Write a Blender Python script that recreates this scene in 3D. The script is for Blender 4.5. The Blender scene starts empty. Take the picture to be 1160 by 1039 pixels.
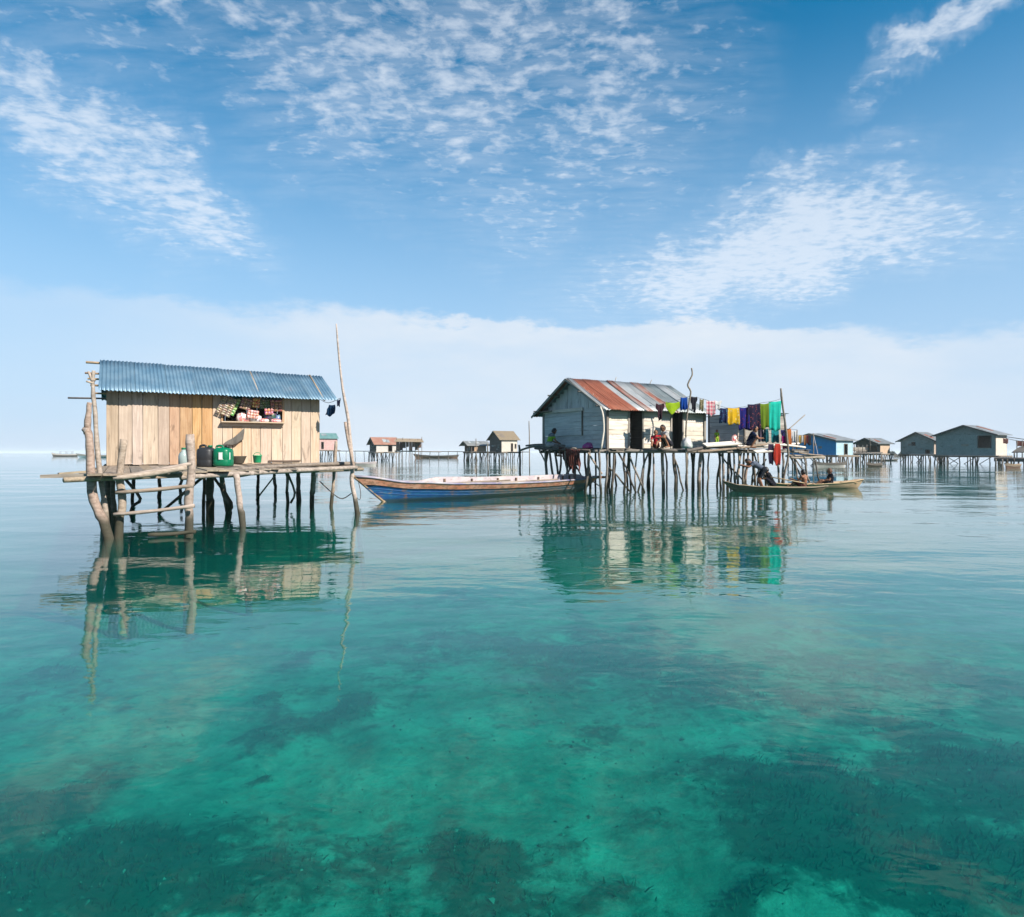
import bpy, math, random
from mathutils import Vector, Matrix
import numpy as np

random.seed(7)
S = 1.5                      # camera height above the water in metres; layout below is in these units
HOR = 513.0; FPX = 756.0     # horizon row and focal length in photograph pixels
scene = bpy.context.scene
COL = scene.collection

# ------------------------------------------------------------------ camera
cam_d = bpy.data.cameras.new('camera')
cam_d.sensor_width = 36.0
cam_d.lens = 36.0 * FPX / 1160.0
cam_d.shift_y = -(519.5 - HOR) / 1160.0
cam_d.clip_end = 20000
cam_d.clip_start = 0.1
cam = bpy.data.objects.new('camera', cam_d)
cam.location = (0, 0, S)
cam.rotation_euler = (math.radians(90), 0, 0)
COL.objects.link(cam)
scene.camera = cam

# ------------------------------------------------------------------ sun and sky
SUN_EL = math.radians(38)
sx, sy = 0.80, -0.60
sun_d = bpy.data.lights.new('sun', 'SUN')
sun_d.energy = 5.0
sun_d.angle = math.radians(0.55)
sun_d.color = (1.0, 0.93, 0.83)
sun = bpy.data.objects.new('sun', sun_d)
to_sun = Vector((sx * math.cos(SUN_EL), sy * math.cos(SUN_EL), math.sin(SUN_EL)))
sun.rotation_euler = to_sun.to_track_quat('Z', 'Y').to_euler()
sun.location = to_sun * 200
COL.objects.link(sun)

scene.view_settings.view_transform = 'Standard'
scene.view_settings.look = 'None'
scene.view_settings.gamma = 1.0
scene.view_settings.exposure = 0.98
scene.view_settings.use_curve_mapping = False
scene.cycles.use_denoising = True
scene.cycles.max_bounces = 10
scene.cycles.transparent_max_bounces = 16
scene.cycles.volume_bounces = 1
scene.cycles.caustics_reflective = False
scene.cycles.caustics_refractive = False
scene.cycles.sample_clamp_indirect = 6.0


class NT:
    """small helper for node trees"""
    def __init__(self, tree):
        self.t = tree
        self.t.nodes.clear()

    def n(self, typ, **kw):
        nd = self.t.nodes.new(typ)
        ins = kw.pop('i', {})
        for k, v in kw.items():
            setattr(nd, k, v)
        for k, v in ins.items():
            self.put(nd.inputs[k], v)
        return nd

    def put(self, sock, v):
        if hasattr(v, 'is_output'):
            self.t.links.new(v, sock)
        else:
            if isinstance(v, (tuple, list)) and len(v) == 3 and len(sock.default_value) == 4:
                v = (*v, 1.0)
            sock.default_value = v

    def m(self, op, a, b=0.0, c=0.0, clamp=False):
        nd = self.n('ShaderNodeMath', operation=op, use_clamp=clamp)
        self.put(nd.inputs[0], a); self.put(nd.inputs[1], b); self.put(nd.inputs[2], c)
        return nd.outputs[0]

    def v(self, op, a, b=(0, 0, 0), s=1.0):
        nd = self.n('ShaderNodeVectorMath', operation=op)
        self.put(nd.inputs[0], a); self.put(nd.inputs[1], b)
        if op == 'SCALE':
            self.put(nd.inputs['Scale'], s)
        return nd.outputs['Value'] if op in ('LENGTH', 'DOT_PRODUCT', 'DISTANCE') else nd.outputs[0]

    def noise(self, vec, scale, detail=4, rough=0.55, dist=0.0, col=False):
        nd = self.n('ShaderNodeTexNoise', i={'Scale': scale, 'Detail': detail, 'Roughness': rough, 'Distortion': dist})
        if vec is not None:
            self.put(nd.inputs['Vector'], vec)
        return nd.outputs['Color' if col else 'Fac']

    def ss(self, x, a, b, lo=0.0, hi=1.0):
        nd = self.n('ShaderNodeMapRange', interpolation_type='SMOOTHSTEP', i={'From Min': a, 'From Max': b, 'To Min': lo, 'To Max': hi})
        self.put(nd.inputs['Value'], x)
        return nd.outputs[0]

    def lin(self, x, a, b, lo=0.0, hi=1.0):
        nd = self.n('ShaderNodeMapRange', i={'From Min': a, 'From Max': b, 'To Min': lo, 'To Max': hi})
        self.put(nd.inputs['Value'], x)
        return nd.outputs[0]

    def mix(self, fac, a, b, blend='MIX'):
        nd = self.n('ShaderNodeMix', data_type='RGBA', blend_type=blend)
        self.put(nd.inputs[0], fac); self.put(nd.inputs[6], a); self.put(nd.inputs[7], b)
        return nd.outputs[2]

    def xyz(self, x, y, z=0.0):
        nd = self.n('ShaderNodeCombineXYZ', i={0: x, 1: y, 2: z})
        return nd.outputs[0]

    def sep(self, v):
        nd = self.n('ShaderNodeSeparateXYZ', i={0: v})
        return nd.outputs


def build_world():
    w = bpy.data.worlds.new('World')
    scene.world = w
    w.use_nodes = True
    w.cycles.sampling_method = 'MANUAL'
    w.cycles.sample_map_resolution = 512
    g = NT(w.node_tree)
    out = g.n('ShaderNodeOutputWorld')
    bg = g.n('ShaderNodeBackground', i={'Strength': 0.066})
    sky = g.n('ShaderNodeTexSky', sky_type='NISHITA', sun_disc=False, sun_elevation=SUN_EL,
              sun_rotation=math.atan2(sx, sy), altitude=0.0, air_density=1.0, dust_density=0.25, ozone_density=2.2)
    hsv = g.n('ShaderNodeHueSaturation', i={'Hue': 0.484, 'Saturation': 1.55, 'Value': 1.10, 'Color': sky.outputs[0]})
    d = g.n('ShaderNodeTexCoord').outputs['Generated']
    d = g.v('NORMALIZE', d)
    x, y, z = g.sep(d)[:3]
    az = g.m('ARCTAN2', x, y)
    el = g.m('ARCSINE', z)
    zz = g.m('ADD', g.m('MAXIMUM', z, 0.0), 0.05)
    pl = g.xyz(g.m('DIVIDE', x, zz), g.m('DIVIDE', y, zz), 0.0)      # flat cloud layer seen in perspective
    # --- high dappled cloud sheet
    warp = g.v('SCALE', g.v('SUBTRACT', g.noise(pl, 3.0, 3, col=True), (0.5, 0.5, 0.5)), s=0.10)
    plw = g.v('ADD', pl, warp)
    puff = g.noise(plw, 15.0, 4, 0.55)
    fine = g.noise(g.v('MULTIPLY', plw, (1.0, 1.5, 1.0)), 34.0, 4, 0.6)
    streak = g.noise(g.v('MULTIPLY', plw, (2.2, 7.0, 1.0)), 2.2, 5, 0.6)
    body = g.m('ADD', g.m('MULTIPLY', puff, 0.70), g.m('ADD', g.m('MULTIPLY', fine, 0.27), g.m('MULTIPLY', streak, 0.15)))
    ae = g.xyz(az, el, 0.0)
    edge = g.v('SCALE', g.v('SUBTRACT', g.noise(ae, 7.0, 5, 0.65, col=True), (0.5, 0.5, 0.5)), s=0.20)
    aew = g.v('ADD', ae, edge)
    cov = None
    # patches of the sheet: azimuth, elevation (degrees), half sizes, tilt, weight
    for (a0, e0, rx, ry, rot, wgt) in (
            (-8, 30, 24, 9.5, 0, 0.80), (-26, 32, 20, 8, 8, 0.55), (8, 29, 12, 11, 0, 0.75),
            (-33, 22, 12, 4.6, -33, 1.0), (-25, 19.0, 9, 3.2, -36, 1.0), (21, 15.3, 18, 4.6, 6, 1.30), (22, 20.2, 10, 2.0, 12, 0.8),
            (34, 28.5, 8, 1.5, 24, 1.0), (37.5, 30.5, 5, 1.3, 20, 1.0), (0, 20, 8, 5.0, 0, 0.62), (-14, 22, 10, 3, -8, 0.40), (14, 38, 10, 4, 0, 0.5),
            (70, 25, 26, 12, 0, 0.8), (-85, 30, 30, 12, 10, 0.8), (130, 25, 40, 12, 0, 0.7), (-150, 35, 40, 16, 0, 0.7)):
        c, s_ = math.cos(math.radians(rot)), math.sin(math.radians(rot))
        q = g.v('SUBTRACT', aew, (math.radians(a0), math.radians(e0), 0))
        k = math.degrees(1)
        u = g.v('DOT_PRODUCT', q, (c * k / rx, s_ * k / rx, 0))
        vv = g.v('DOT_PRODUCT', q, (-s_ * k / ry, c * k / ry, 0))
        r = g.v('LENGTH', g.xyz(u, vv, 0))
        b = g.ss(r, 0.15, 1.35, wgt, 0.0)
        cov = b if cov is None else g.m('MAXIMUM', cov, b)
    high = g.noise(pl, 1.7, 3)
    cov = g.m('MAXIMUM', cov, g.m('MULTIPLY', g.ss(high, 0.50, 0.72), g.ss(el, 0.75, 0.95, 0.0, 0.7)))
    thr = g.m('SUBTRACT', 0.80, g.m('MULTIPLY', cov, 0.36))
    dens = g.ss(g.m('SUBTRACT', body, thr), -0.14, 0.26, 0.0, 0.62)
    dens = g.m('MULTIPLY', dens, g.ss(cov, 0.02, 0.30))
    veil = g.m('MULTIPLY', cov, g.m('MULTIPLY', g.ss(streak, 0.22, 0.75), 0.34))
    dens = g.m('MAXIMUM', dens, veil)
    # --- low cloud bank along the horizon
    top = g.m('ADD', 0.128, g.m('MULTIPLY', g.m('COSINE', g.m('ADD', az, 0.55)), 0.088))
    rag = g.m('MULTIPLY', g.m('SUBTRACT', g.noise(g.v('MULTIPLY', ae, (1.0, 2.5, 1.0)), 5.0, 7, 0.66), 0.5), 0.13)
    dist = g.m('SUBTRACT', g.m('ADD', top, rag), el)                  # >0 inside the bank
    soft = g.ss(g.noise(ae, 2.6, 2), 0.35, 0.65, 0.010, 0.035)
    bank = g.ss(g.m('DIVIDE', dist, soft), 0.0, 1.0)
    inner = g.noise(g.v('MULTIPLY', ae, (1.0, 3.2, 1.0)), 4.5, 5, 0.6)
    bank = g.m('MULTIPLY', bank, g.ss(inner, 0.25, 0.75, 0.50, 0.74))
    bank = g.m('MULTIPLY', bank, g.ss(g.m('COSINE', g.m('SUBTRACT', az, 0.14)), 0.70, 0.985, 0.30, 1.0))    # thicker in one quarter
    pale = g.mix(g.ss(el, 0.02, 0.62, 0.90, 0.0), hsv.outputs[0], (3.7, 5.2, 7.2))      # thin high veil, thicker along low sight lines
    col = g.mix(dens, pale, (7.0, 7.4, 8.0))
    rim = g.m('MULTIPLY', g.ss(dist, 0.0, 0.012), g.ss(dist, 0.012, 0.07, 0.22, 0.0))
    bank = g.m('MINIMUM', g.m('ADD', bank, g.m('MULTIPLY', rim, bank)), 1.0)
    col = g.mix(bank, col, (6.3, 6.75, 7.3))
    g.put(bg.inputs['Color'], col)
    g.t.links.new(bg.outputs[0], out.inputs[0])


build_world()

# ------------------------------------------------------------------ helpers
def W(x, z, h):
    """layout point: right, forward, height above water, all in camera-height units -> metres"""
    return Vector((x * S, z * S, h * S))


def at(px, py, z):
    """point seen at photograph pixel (px, py) at forward distance z (camera-height units)"""
    return Vector(((px - 580.0) / FPX * z * S, z * S, (1.0 - (py - HOR) / FPX * z) * S))


def base(px, py):
    """point on the water seen at pixel"""
    return at(px, py, FPX / (py - HOR))


def new_obj(name, me, mat=None, parent=None, loc=None):
    o = bpy.data.objects.new(name, me)
    COL.objects.link(o)
    if mat is not None and me is not None and not me.materials:
        me.materials.append(mat)
    if parent is not None:
        o.parent = parent
    if loc is not None:
        o.location = loc
    return o


def mesh(name, verts, faces, smooth=False):
    me = bpy.data.meshes.new(name)
    me.from_pydata([tuple(v) for v in verts], [], faces)
    me.update()
    if smooth:
        me.polygons.foreach_set('use_smooth', [True] * len(me.polygons))
    return me


def tag(o, label=None, cat=None, group=None, kind=None):
    if label: o['label'] = label
    if cat: o['category'] = cat
    if group: o['group'] = group
    if kind: o['kind'] = kind
    return o


def empty(name, loc, label=None, cat=None, group=None):
    o = bpy.data.objects.new(name, None)
    o.empty_display_size = 0.2
    o.location = loc
    COL.objects.link(o)
    bpy.context.view_layer.update()
    return tag(o, label, cat, group)


def material(name):
    m = bpy.data.materials.new(name)
    m.use_nodes = True
    return m, NT(m.node_tree)


def fbm(x, y, seed=0, octs=4, f0=1.0):
    """smooth value noise with numpy, about -1..1"""
    def h(ix, iy, s):
        n = (ix.astype(np.int64) * 374761393 + iy.astype(np.int64) * 668265263 + s * 974711) & 0xffffffff
        n = ((n ^ (n >> 13)) * 1274126177) & 0xffffffff
        return ((n ^ (n >> 16)) & 0xffff) / 32767.5 - 1.0
    tot = np.zeros_like(x, dtype=float); amp = 1.0; f = f0
    for o in range(octs):
        X = x * f; Y = y * f
        ix = np.floor(X); iy = np.floor(Y); fx = X - ix; fy = Y - iy
        ux = fx * fx * (3 - 2 * fx); uy = fy * fy * (3 - 2 * fy)
        a = h(ix, iy, seed + o); b = h(ix + 1, iy, seed + o); c = h(ix, iy + 1, seed + o); e = h(ix + 1, iy + 1, seed + o)
        tot += amp * ((a * (1 - ux) + b * ux) * (1 - uy) + (c * (1 - ux) + e * ux) * uy)
        amp *= 0.5; f *= 2.03
    return tot / 1.6


# ------------------------------------------------------------------ water
FAR = 4000.0

def build_water():
    m, g = material('sea_water')
    out = g.n('ShaderNodeOutputMaterial')
    pos = g.n('ShaderNodeNewGeometry').outputs['Position']
    # ripples: long low swell lines, small wavelets, calm patches
    p1 = g.v('MULTIPLY', pos, (0.55, 1.0, 0.0))
    w1 = g.noise(p1, 0.9, 3, 0.5, 0.3)
    w2 = g.noise(g.v('MULTIPLY', pos, (0.6, 1.0, 0.0)), 3.6, 3, 0.55, 0.4)
    w3 = g.noise(g.v('MULTIPLY', pos, (0.25, 0.6, 0.0)), 0.22, 2, 0.5)
    calm = g.ss(g.noise(g.v('MULTIPLY', pos, (0.5, 1.0, 0.0)), 0.10, 3, 0.6), 0.36, 0.66, 0.35, 1.2)
    hgt = g.m('ADD', g.m('MULTIPLY', w1, 0.024), g.m('ADD', g.m('MULTIPLY', w2, 0.0066), g.m('MULTIPLY', w3, 0.06)))
    hgt = g.m('MULTIPLY', hgt, calm)
    bump = g.n('ShaderNodeBump', i={'Strength': 1.0, 'Distance': 1.0, 'Height': hgt})
    face = g.n('ShaderNodeLayerWeight', i={'Blend': 0.5, 'Normal': bump.outputs[0]}).outputs['Facing']
    fr = g.m('ADD', 0.02, g.m('MULTIPLY', g.m('POWER', face, 5.0), 0.98), clamp=True)   # Schlick reflectance of water
    gl = g.n('ShaderNodeBsdfGlossy', i={'Color': (1, 1, 1), 'Roughness': 0.03, 'Normal': bump.outputs[0]})
    tr = g.n('ShaderNodeBsdfTransparent', i={'Color': (0.97, 0.99, 0.99)})
    mx = g.n('ShaderNodeMixShader', i={0: fr, 1: tr.outputs[0], 2: gl.outputs[0]})
    g.t.links.new(mx.outputs[0], out.inputs['Surface'])
    vol = g.n('ShaderNodeVolumePrincipled', i={'Color': (0.01, 0.63, 0.63), 'Density': 0.037})
    ab = g.n('ShaderNodeVolumeAbsorption', i={'Color': (0.0, 0.885, 0.835), 'Density': 0.64})
    add = g.n('ShaderNodeAddShader', i={0: vol.outputs[0], 1: ab.outputs[0]})
    g.t.links.new(add.outputs[0], out.inputs['Volume'])
    D = -7.0
    y0 = -60
    v = [(-FAR, y0, 0), (FAR, y0, 0), (FAR, FAR, 0), (-FAR, FAR, 0), (-FAR, y0, D), (FAR, y0, D), (FAR, FAR, D), (-FAR, FAR, D)]
    f = [(0, 1, 2, 3), (7, 6, 5, 4), (0, 4, 5, 1), (1, 5, 6, 2), (2, 6, 7, 3), (3, 7, 4, 0)]
    tag(new_obj('water', mesh('water', v, f), m), 'clear turquoise calm sea around the stilt houses', 'sea', kind='structure')


# dark weed patches: pixel row and column on the sea floor -> metres, with half sizes
def floor_at(px, py, depth):
    d = Vector(((px - 580) / FPX, 1.0, -(py - HOR) / FPX))
    t = (S + depth) / -d.z
    return d * t

DEPTH = 1.75
PATCH = []
for (px, py, rx, ry, wgt) in ((40, 930, .75, .6, .8), (150, 985, .8, .45, .8), (300, 1000, .9, .4, .7), (430, 960, .5, .35, .5), (560, 975, .42, .34, 1.0), (600, 1030, .5, .25, .6),
                              (930, 910, .75, .5, 1.0), (980, 975, .8, .45, 1.0), (1090, 880, 1.0, .5, .9), (860, 1025, .5, .2, .9), (1040, 1025, .6, .3, .6),
                              (700, 755, 1.6, 1.0, .75), (800, 800, 1.1, .6, .6), (890, 805, .9, .5, .6), (590, 738, 1.0, .7, .6), (500, 735, 1.0, .8, .5),
                              (290, 877, .18, .12, .8), (690, 835, .5, .35, .4), (800, 765, .9, .5, .6), (960, 760, 1.3, .9, .5), (1100, 780, 1.5, 1.0, .5), (440, 775, .8, .5, .35),
                              (1000, 830, .8, .4, .6), (30, 800, 1.2, .5, .4), (250, 960, .7, .4, .5), (820, 900, .3, .25, .5), (20, 1020, .9, .4, 1.0), (250, 1035, .8, .2, .9), (1130, 980, .9, .5, 1.0), (1150, 900, .8, .5, .9), (700, 1035, .4, .15, .6)):  # bottom corner weed also added to darken the corners like lens falloff
    c = floor_at(px, py, DEPTH)
    PATCH.append((c.x, c.y, rx * 1.15, ry * 1.5, wgt))


def patch_weight(X, Y):
    wx = X + 0.55 * fbm(X, Y, 31, 4, 1.5); wy = Y + 0.55 * fbm(X, Y, 57, 4, 1.5)
    w = np.zeros_like(X)
    for (cx, cy, rx, ry, k) in PATCH:
        r = np.sqrt(((wx - cx) / rx) ** 2 + ((wy - cy) / ry) ** 2)
        w = np.maximum(w, k * np.clip((1.5 - r) * .85, 0, 1))
    far = np.clip((fbm(X, Y, 91, 4, 0.22) - 0.10) * 2.2, 0, 0.8) * np.clip((Y - 12) / 8, 0, 1)
    near = np.clip((fbm(X, Y, 131, 4, 0.75) - 0.30) * 1.6, 0, 0.55) * np.clip((Y - 2.2) / 2, 0, 1)
    return np.maximum(np.maximum(w, far), near)


def build_seabed():
    xs = np.concatenate([[-FAR, -400, -120, -60, -40], np.arange(-30, -9, 0.6), np.arange(-9, 9, 0.11), np.arange(9, 31, 0.6), [40, 60, 120, 400, FAR]])
    ys = np.concatenate([[-60, -20, -6], np.arange(-2, 1.4, 0.4), np.arange(1.5, 13, 0.11), np.arange(13, 40, 0.6), [50, 70, 120, 400, FAR]])
    X, Y = np.meshgrid(xs, ys)
    Z = -DEPTH + 0.12 * fbm(X, Y, 3, 4, 0.35) + 0.05 * fbm(X, Y, 11, 3, 2.0)
    w = patch_weight(X, Y)
    Z += w * (0.10 + 0.10 * fbm(X, Y, 21, 3, 3.0))
    Z -= np.clip((np.hypot(X, Y) - 14) / 40, 0, 1) * 1.6
    ny, nx = X.shape
    verts = np.stack([X, Y, Z], -1).reshape(-1, 3)
    idx = np.arange(nx * ny).reshape(ny, nx)
    faces = np.stack([idx[:-1, :-1], idx[:-1, 1:], idx[1:, 1:], idx[1:, :-1]], -1).reshape(-1, 4)
    me = mesh('seabed', verts.tolist(), faces.tolist(), True)
    at_ = me.attributes.new('weed', 'FLOAT', 'POINT')
    at_.data.foreach_set('value', w.reshape(-1).astype(np.float32))
    m, g = material('seabed_sand')
    out = g.n('ShaderNodeOutputMaterial')
    pos = g.n('ShaderNodeNewGeometry').outputs['Position']
    weed = g.n('ShaderNodeAttribute', attribute_name='weed').outputs['Fac']
    n1 = g.noise(pos, 1.1, 6, 0.65, 0.1)
    n2 = g.noise(pos, 5.0, 7, 0.74, 0.15)
    n3 = g.noise(pos, 22.0, 4, 0.65)
    sand = g.mix(g.ss(n1, 0.3, 0.7), (0.095, 0.10, 0.075), (0.29, 0.27, 0.215))
    sand = g.mix(g.ss(n2, 0.45, 0.72, 0, 0.65), sand, (0.045, 0.05, 0.033))
    sand = g.mix(g.ss(n3, 0.6, 0.8, 0, 0.4), sand, (0.36, 0.34, 0.29))
    n4 = g.noise(pos, 2.6, 6, 0.7, 0.2)
    wk = g.ss(g.m('ADD', weed, g.m('ADD', g.m('MULTIPLY', g.m('SUBTRACT', n2, 0.5), 1.2), g.m('MULTIPLY', g.m('SUBTRACT', n4, 0.5), 1.5))), 0.14, 0.72, 0, 0.95)
    c = g.mix(wk, sand, g.mix(n3, (0.010, 0.014, 0.008), (0.036, 0.036, 0.02)))
    bmp = g.n('ShaderNodeBump', i={'Strength': 0.6, 'Distance': 0.08, 'Height': n2})
    b = g.n('ShaderNodeBsdfPrincipled', i={'Base Color': c, 'Roughness': 0.95, 'Normal': bmp.outputs[0]})
    g.t.links.new(b.outputs[0], out.inputs[0])
    tag(new_obj('seabed', me, m), 'pale sandy sea floor with dark weed patches', 'seabed', kind='structure')


def build_haze():
    m, g = material('sea_haze')
    out = g.n('ShaderNodeOutputMaterial')
    vol = g.n('ShaderNodeVolumePrincipled', i={'Color': (0.90, 0.95, 1.0), 'Density': 0.00022})
    g.t.links.new(vol.outputs[0], out.inputs['Volume'])
    r = FAR + 50; lo = -9.0; hi = 9.0; y0 = -80
    v = [(-r, y0, lo), (r, y0, lo), (r, r, lo), (-r, r, lo), (-r, y0, hi), (r, y0, hi), (r, r, hi), (-r, r, hi)]
    f = [(3, 2, 1, 0), (4, 5, 6, 7), (0, 1, 5, 4), (1, 2, 6, 5), (2, 3, 7, 6), (3, 0, 4, 7)]
    tag(new_obj('haze', mesh('haze', v, f), m), 'thin pale sea haze over the water', 'haze', kind='stuff')


build_water()
build_seabed()

# ------------------------------------------------------------------ materials
KA = 0.60   # overall reflectance of the weathered surfaces


def wood(name, dark, light, scale=1.0, wet=None, rough=0.85, bump=0.4, vary=0.35, nails=False):
    """weathered timber; grain runs along local X of a plank, every piece differs a little"""
    dark = tuple(KA * v for v in dark); light = tuple(KA * v for v in light)
    m, g = material(name)
    out = g.n('ShaderNodeOutputMaterial')
    tc = g.n('ShaderNodeTexCoord').outputs['Object']
    rnd = g.n('ShaderNodeObjectInfo').outputs['Random']
    off = g.v('ADD', tc, g.xyz(g.m('MULTIPLY', rnd, 37.0), g.m('MULTIPLY', rnd, 91.0), g.m('MULTIPLY', rnd, 13.0)))
    gr = g.noise(g.v('MULTIPLY', off, (1.2 * scale, 22.0 * scale, 22.0 * scale)), 1.0, 5, 0.6, 0.4)
    blot = g.noise(off, 2.1 * scale, 4, 0.6)
    stain = g.noise(g.v('MULTIPLY', off, (0.8, 3.0, 3.0)), 1.7 * scale, 4, 0.65, 0.6)
    c = g.mix(g.ss(gr, 0.2, 0.8), dark, light)
    mid = tuple(0.5 * (a + b) for a, b in zip(dark, light))
    c = g.mix(g.ss(blot, 0.35, 0.75, 0.0, 0.45), c, tuple(0.72 * v for v in mid))
    c = g.mix(g.ss(stain, 0.55, 0.72, 0.0, 0.6), c, tuple(0.30 * v for v in mid))
    val = g.lin(rnd, 0.0, 1.0, 1.0 - vary, 1.0 + vary * 0.6)
    hs = g.n('ShaderNodeHueSaturation', i={'Hue': g.lin(g.m('FRACT', g.m('MULTIPLY', rnd, 7.7)), 0, 1, 0.488, 0.508),
                                            'Saturation': g.lin(g.m('FRACT', g.m('MULTIPLY', rnd, 3.3)), 0, 1, 0.75, 1.15), 'Value': val, 'Color': c})
    c = hs.outputs[0]
    if wet:
        z = g.sep(g.n('ShaderNodeNewGeometry').outputs['Position'])[2]
        wl = g.m('ADD', z, g.m('MULTIPLY', g.m('SUBTRACT', blot, 0.5), 0.22))
        c = g.mix(g.ss(wl, 0.5 * wet, wet, 0.9, 0.0), c, (0.022, 0.024, 0.014))
    bmp = g.n('ShaderNodeBump', i={'Strength': bump, 'Distance': 0.012, 'Height': gr})
    b = g.n('ShaderNodeBsdfPrincipled', i={'Base Color': c, 'Roughness': rough, 'Normal': bmp.outputs[0], 'Specular IOR Level': 0.25})
    g.t.links.new(b.outputs[0], out.inputs[0])
    return m


def metal_sheet(name, c1, c2, rust=(0.22, 0.07, 0.03), rust_amt=0.2, metallic=0.35, rough=0.5, vary=0.2):
    c1 = tuple(KA * v for v in c1); c2 = tuple(KA * v for v in c2); rust = tuple(0.8 * v for v in rust)
    m, g = material(name)
    out = g.n('ShaderNodeOutputMaterial')
    tc = g.n('ShaderNodeTexCoord').outputs['Object']
    rnd = g.n('ShaderNodeObjectInfo').outputs['Random']
    off = g.v('ADD', tc, g.xyz(g.m('MULTIPLY', rnd, 37.0), g.m('MULTIPLY', rnd, 17.0), 0.0))
    n1 = g.noise(off, 1.6, 5, 0.6)
    n2 = g.noise(g.v('MULTIPLY', off, (9.0, 0.9, 9.0)), 1.0, 5, 0.65)
    n3 = g.noise(off, 14.0, 3, 0.6)
    c = g.mix(g.ss(n1, 0.3, 0.7), c1, c2)
    amt = g.m('MULTIPLY', g.ss(g.m('ADD', n2, g.m('MULTIPLY', g.m('SUBTRACT', n1, 0.5), 0.6)), 0.62 - 0.35 * rust_amt, 0.80 - 0.35 * rust_amt), min(1.0, rust_amt * 2.2))
    c = g.mix(amt, c, g.mix(n3, rust, tuple(min(1, 1.9 * v) for v in rust)))
    hs = g.n('ShaderNodeHueSaturation', i={'Value': g.lin(rnd, 0, 1, 1 - vary, 1 + vary), 'Color': c})
    b = g.n('ShaderNodeBsdfPrincipled', i={'Base Color': hs.outputs[0], 'Metallic': g.m('MULTIPLY', g.m('SUBTRACT', 1.0, amt), metallic),
                                           'Roughness': g.m('ADD', rough, g.m('MULTIPLY', amt, 0.35))})
    g.t.links.new(b.outputs[0], out.inputs[0])
    return m


def paint(name, c, c2=None, rough=0.55, chip=0.0, chip_col=(0.25, 0.2, 0.15), scale=3.0, vary=0.0):
    c = tuple(0.58 * v for v in c); c2 = tuple(0.58 * v for v in c2) if c2 else None; chip_col = tuple(0.58 * v for v in chip_col)
    m, g = material(name)
    out = g.n('ShaderNodeOutputMaterial')
    tc = g.n('ShaderNodeTexCoord').outputs['Object']
    n1 = g.noise(tc, scale, 5, 0.62)
    n2 = g.noise(g.v('MULTIPLY', tc, (1.0, 3.0, 3.0)), scale * 3.0, 5, 0.7)
    col = g.mix(g.ss(n1, 0.3, 0.7), c, c2 if c2 else tuple(0.75 * v for v in c))
    if chip > 0:
        col = g.mix(g.ss(n2, 0.70 - 0.3 * chip, 0.78 - 0.3 * chip, 0, 0.9), col, chip_col)
    if vary:
        rnd = g.n('ShaderNodeObjectInfo').outputs['Random']
        col = g.n('ShaderNodeHueSaturation', i={'Value': g.lin(rnd, 0, 1, 1 - vary, 1 + vary), 'Color': col}).outputs[0]
    b = g.n('ShaderNodeBsdfPrincipled', i={'Base Color': col, 'Roughness': rough, 'Specular IOR Level': 0.35})
    g.t.links.new(b.outputs[0], out.inputs[0])
    return m


def cloth(name, c, kind='plain', c2=(0.8, 0.8, 0.8), scale=6.0, trans=0.25):
    c = tuple(0.62 * v for v in c); c2 = tuple(0.62 * v for v in c2)
    m, g = material(name)
    out = g.n('ShaderNodeOutputMaterial')
    tc = g.n('ShaderNodeTexCoord').outputs['Object']
    n = g.noise(tc, 5.0, 4, 0.6)
    col = g.mix(g.ss(n, 0.3, 0.7), tuple(0.82 * v for v in c), c)
    if kind == 'floral':
        vo = g.n('ShaderNodeTexVoronoi', i={'Vector': g.v('ADD', tc, g.v('SCALE', g.noise(tc, 7.0, 2, col=True), s=0.12)), 'Scale': scale}).outputs['Distance']
        col = g.mix(g.ss(vo, 0.22, 0.34, 1.0, 0.0), col, c2)
    elif kind == 'check':
        x, y, z = g.sep(tc)[:3]
        fx = g.m('GREATER_THAN', g.m('FRACT', g.m('MULTIPLY', x, scale)), 0.5)
        fz = g.m('GREATER_THAN', g.m('FRACT', g.m('MULTIPLY', z, scale)), 0.5)
        col = g.mix(g.m('MULTIPLY', g.m('ADD', fx, fz), 0.45), col, c2)
    elif kind == 'stripe':
        z = g.sep(tc)[2]
        col = g.mix(g.m('GREATER_THAN', g.m('FRACT', g.m('MULTIPLY', z, scale)), 0.55), col, c2)
    d = g.n('ShaderNodeBsdfPrincipled', i={'Base Color': col, 'Roughness': 0.9, 'Specular IOR Level': 0.1})
    t = g.n('ShaderNodeBsdfTranslucent', i={'Color': col})
    mx = g.n('ShaderNodeMixShader', i={0: trans, 1: d.outputs[0], 2: t.outputs[0]})
    g.t.links.new(mx.outputs[0], out.inputs[0])
    return m


def plain(name, c, rough=0.6, spec=0.3, metallic=0.0):
    return paint(name, c, tuple(0.88 * v for v in c), rough)


M = {}
M['tan'] = wood('tan_boards', (0.52, 0.30, 0.15), (0.74, 0.50, 0.29), vary=0.16)
M['cream'] = wood('cream_boards', (0.66, 0.46, 0.28), (0.88, 0.69, 0.49), vary=0.12)
M['oldtan'] = wood('old_tan_boards', (0.47, 0.35, 0.25), (0.74, 0.58, 0.44), vary=0.20)
M['grey'] = wood('grey_boards', (0.28, 0.25, 0.21), (0.58, 0.53, 0.46), vary=0.22)
M['pale'] = wood('pale_boards', (0.72, 0.62, 0.50), (1.0, 0.92, 0.80), vary=0.13)
M['shadegrey'] = wood('shaded_side_boards', (0.58, 0.60, 0.60), (0.98, 0.98, 0.95), vary=0.16)  # shaded-side copy of the house boards, cool tone of the shade put into the colour
M['deck'] = wood('deck_boards', (0.26, 0.20, 0.14), (0.56, 0.46, 0.35), vary=0.3)
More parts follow.
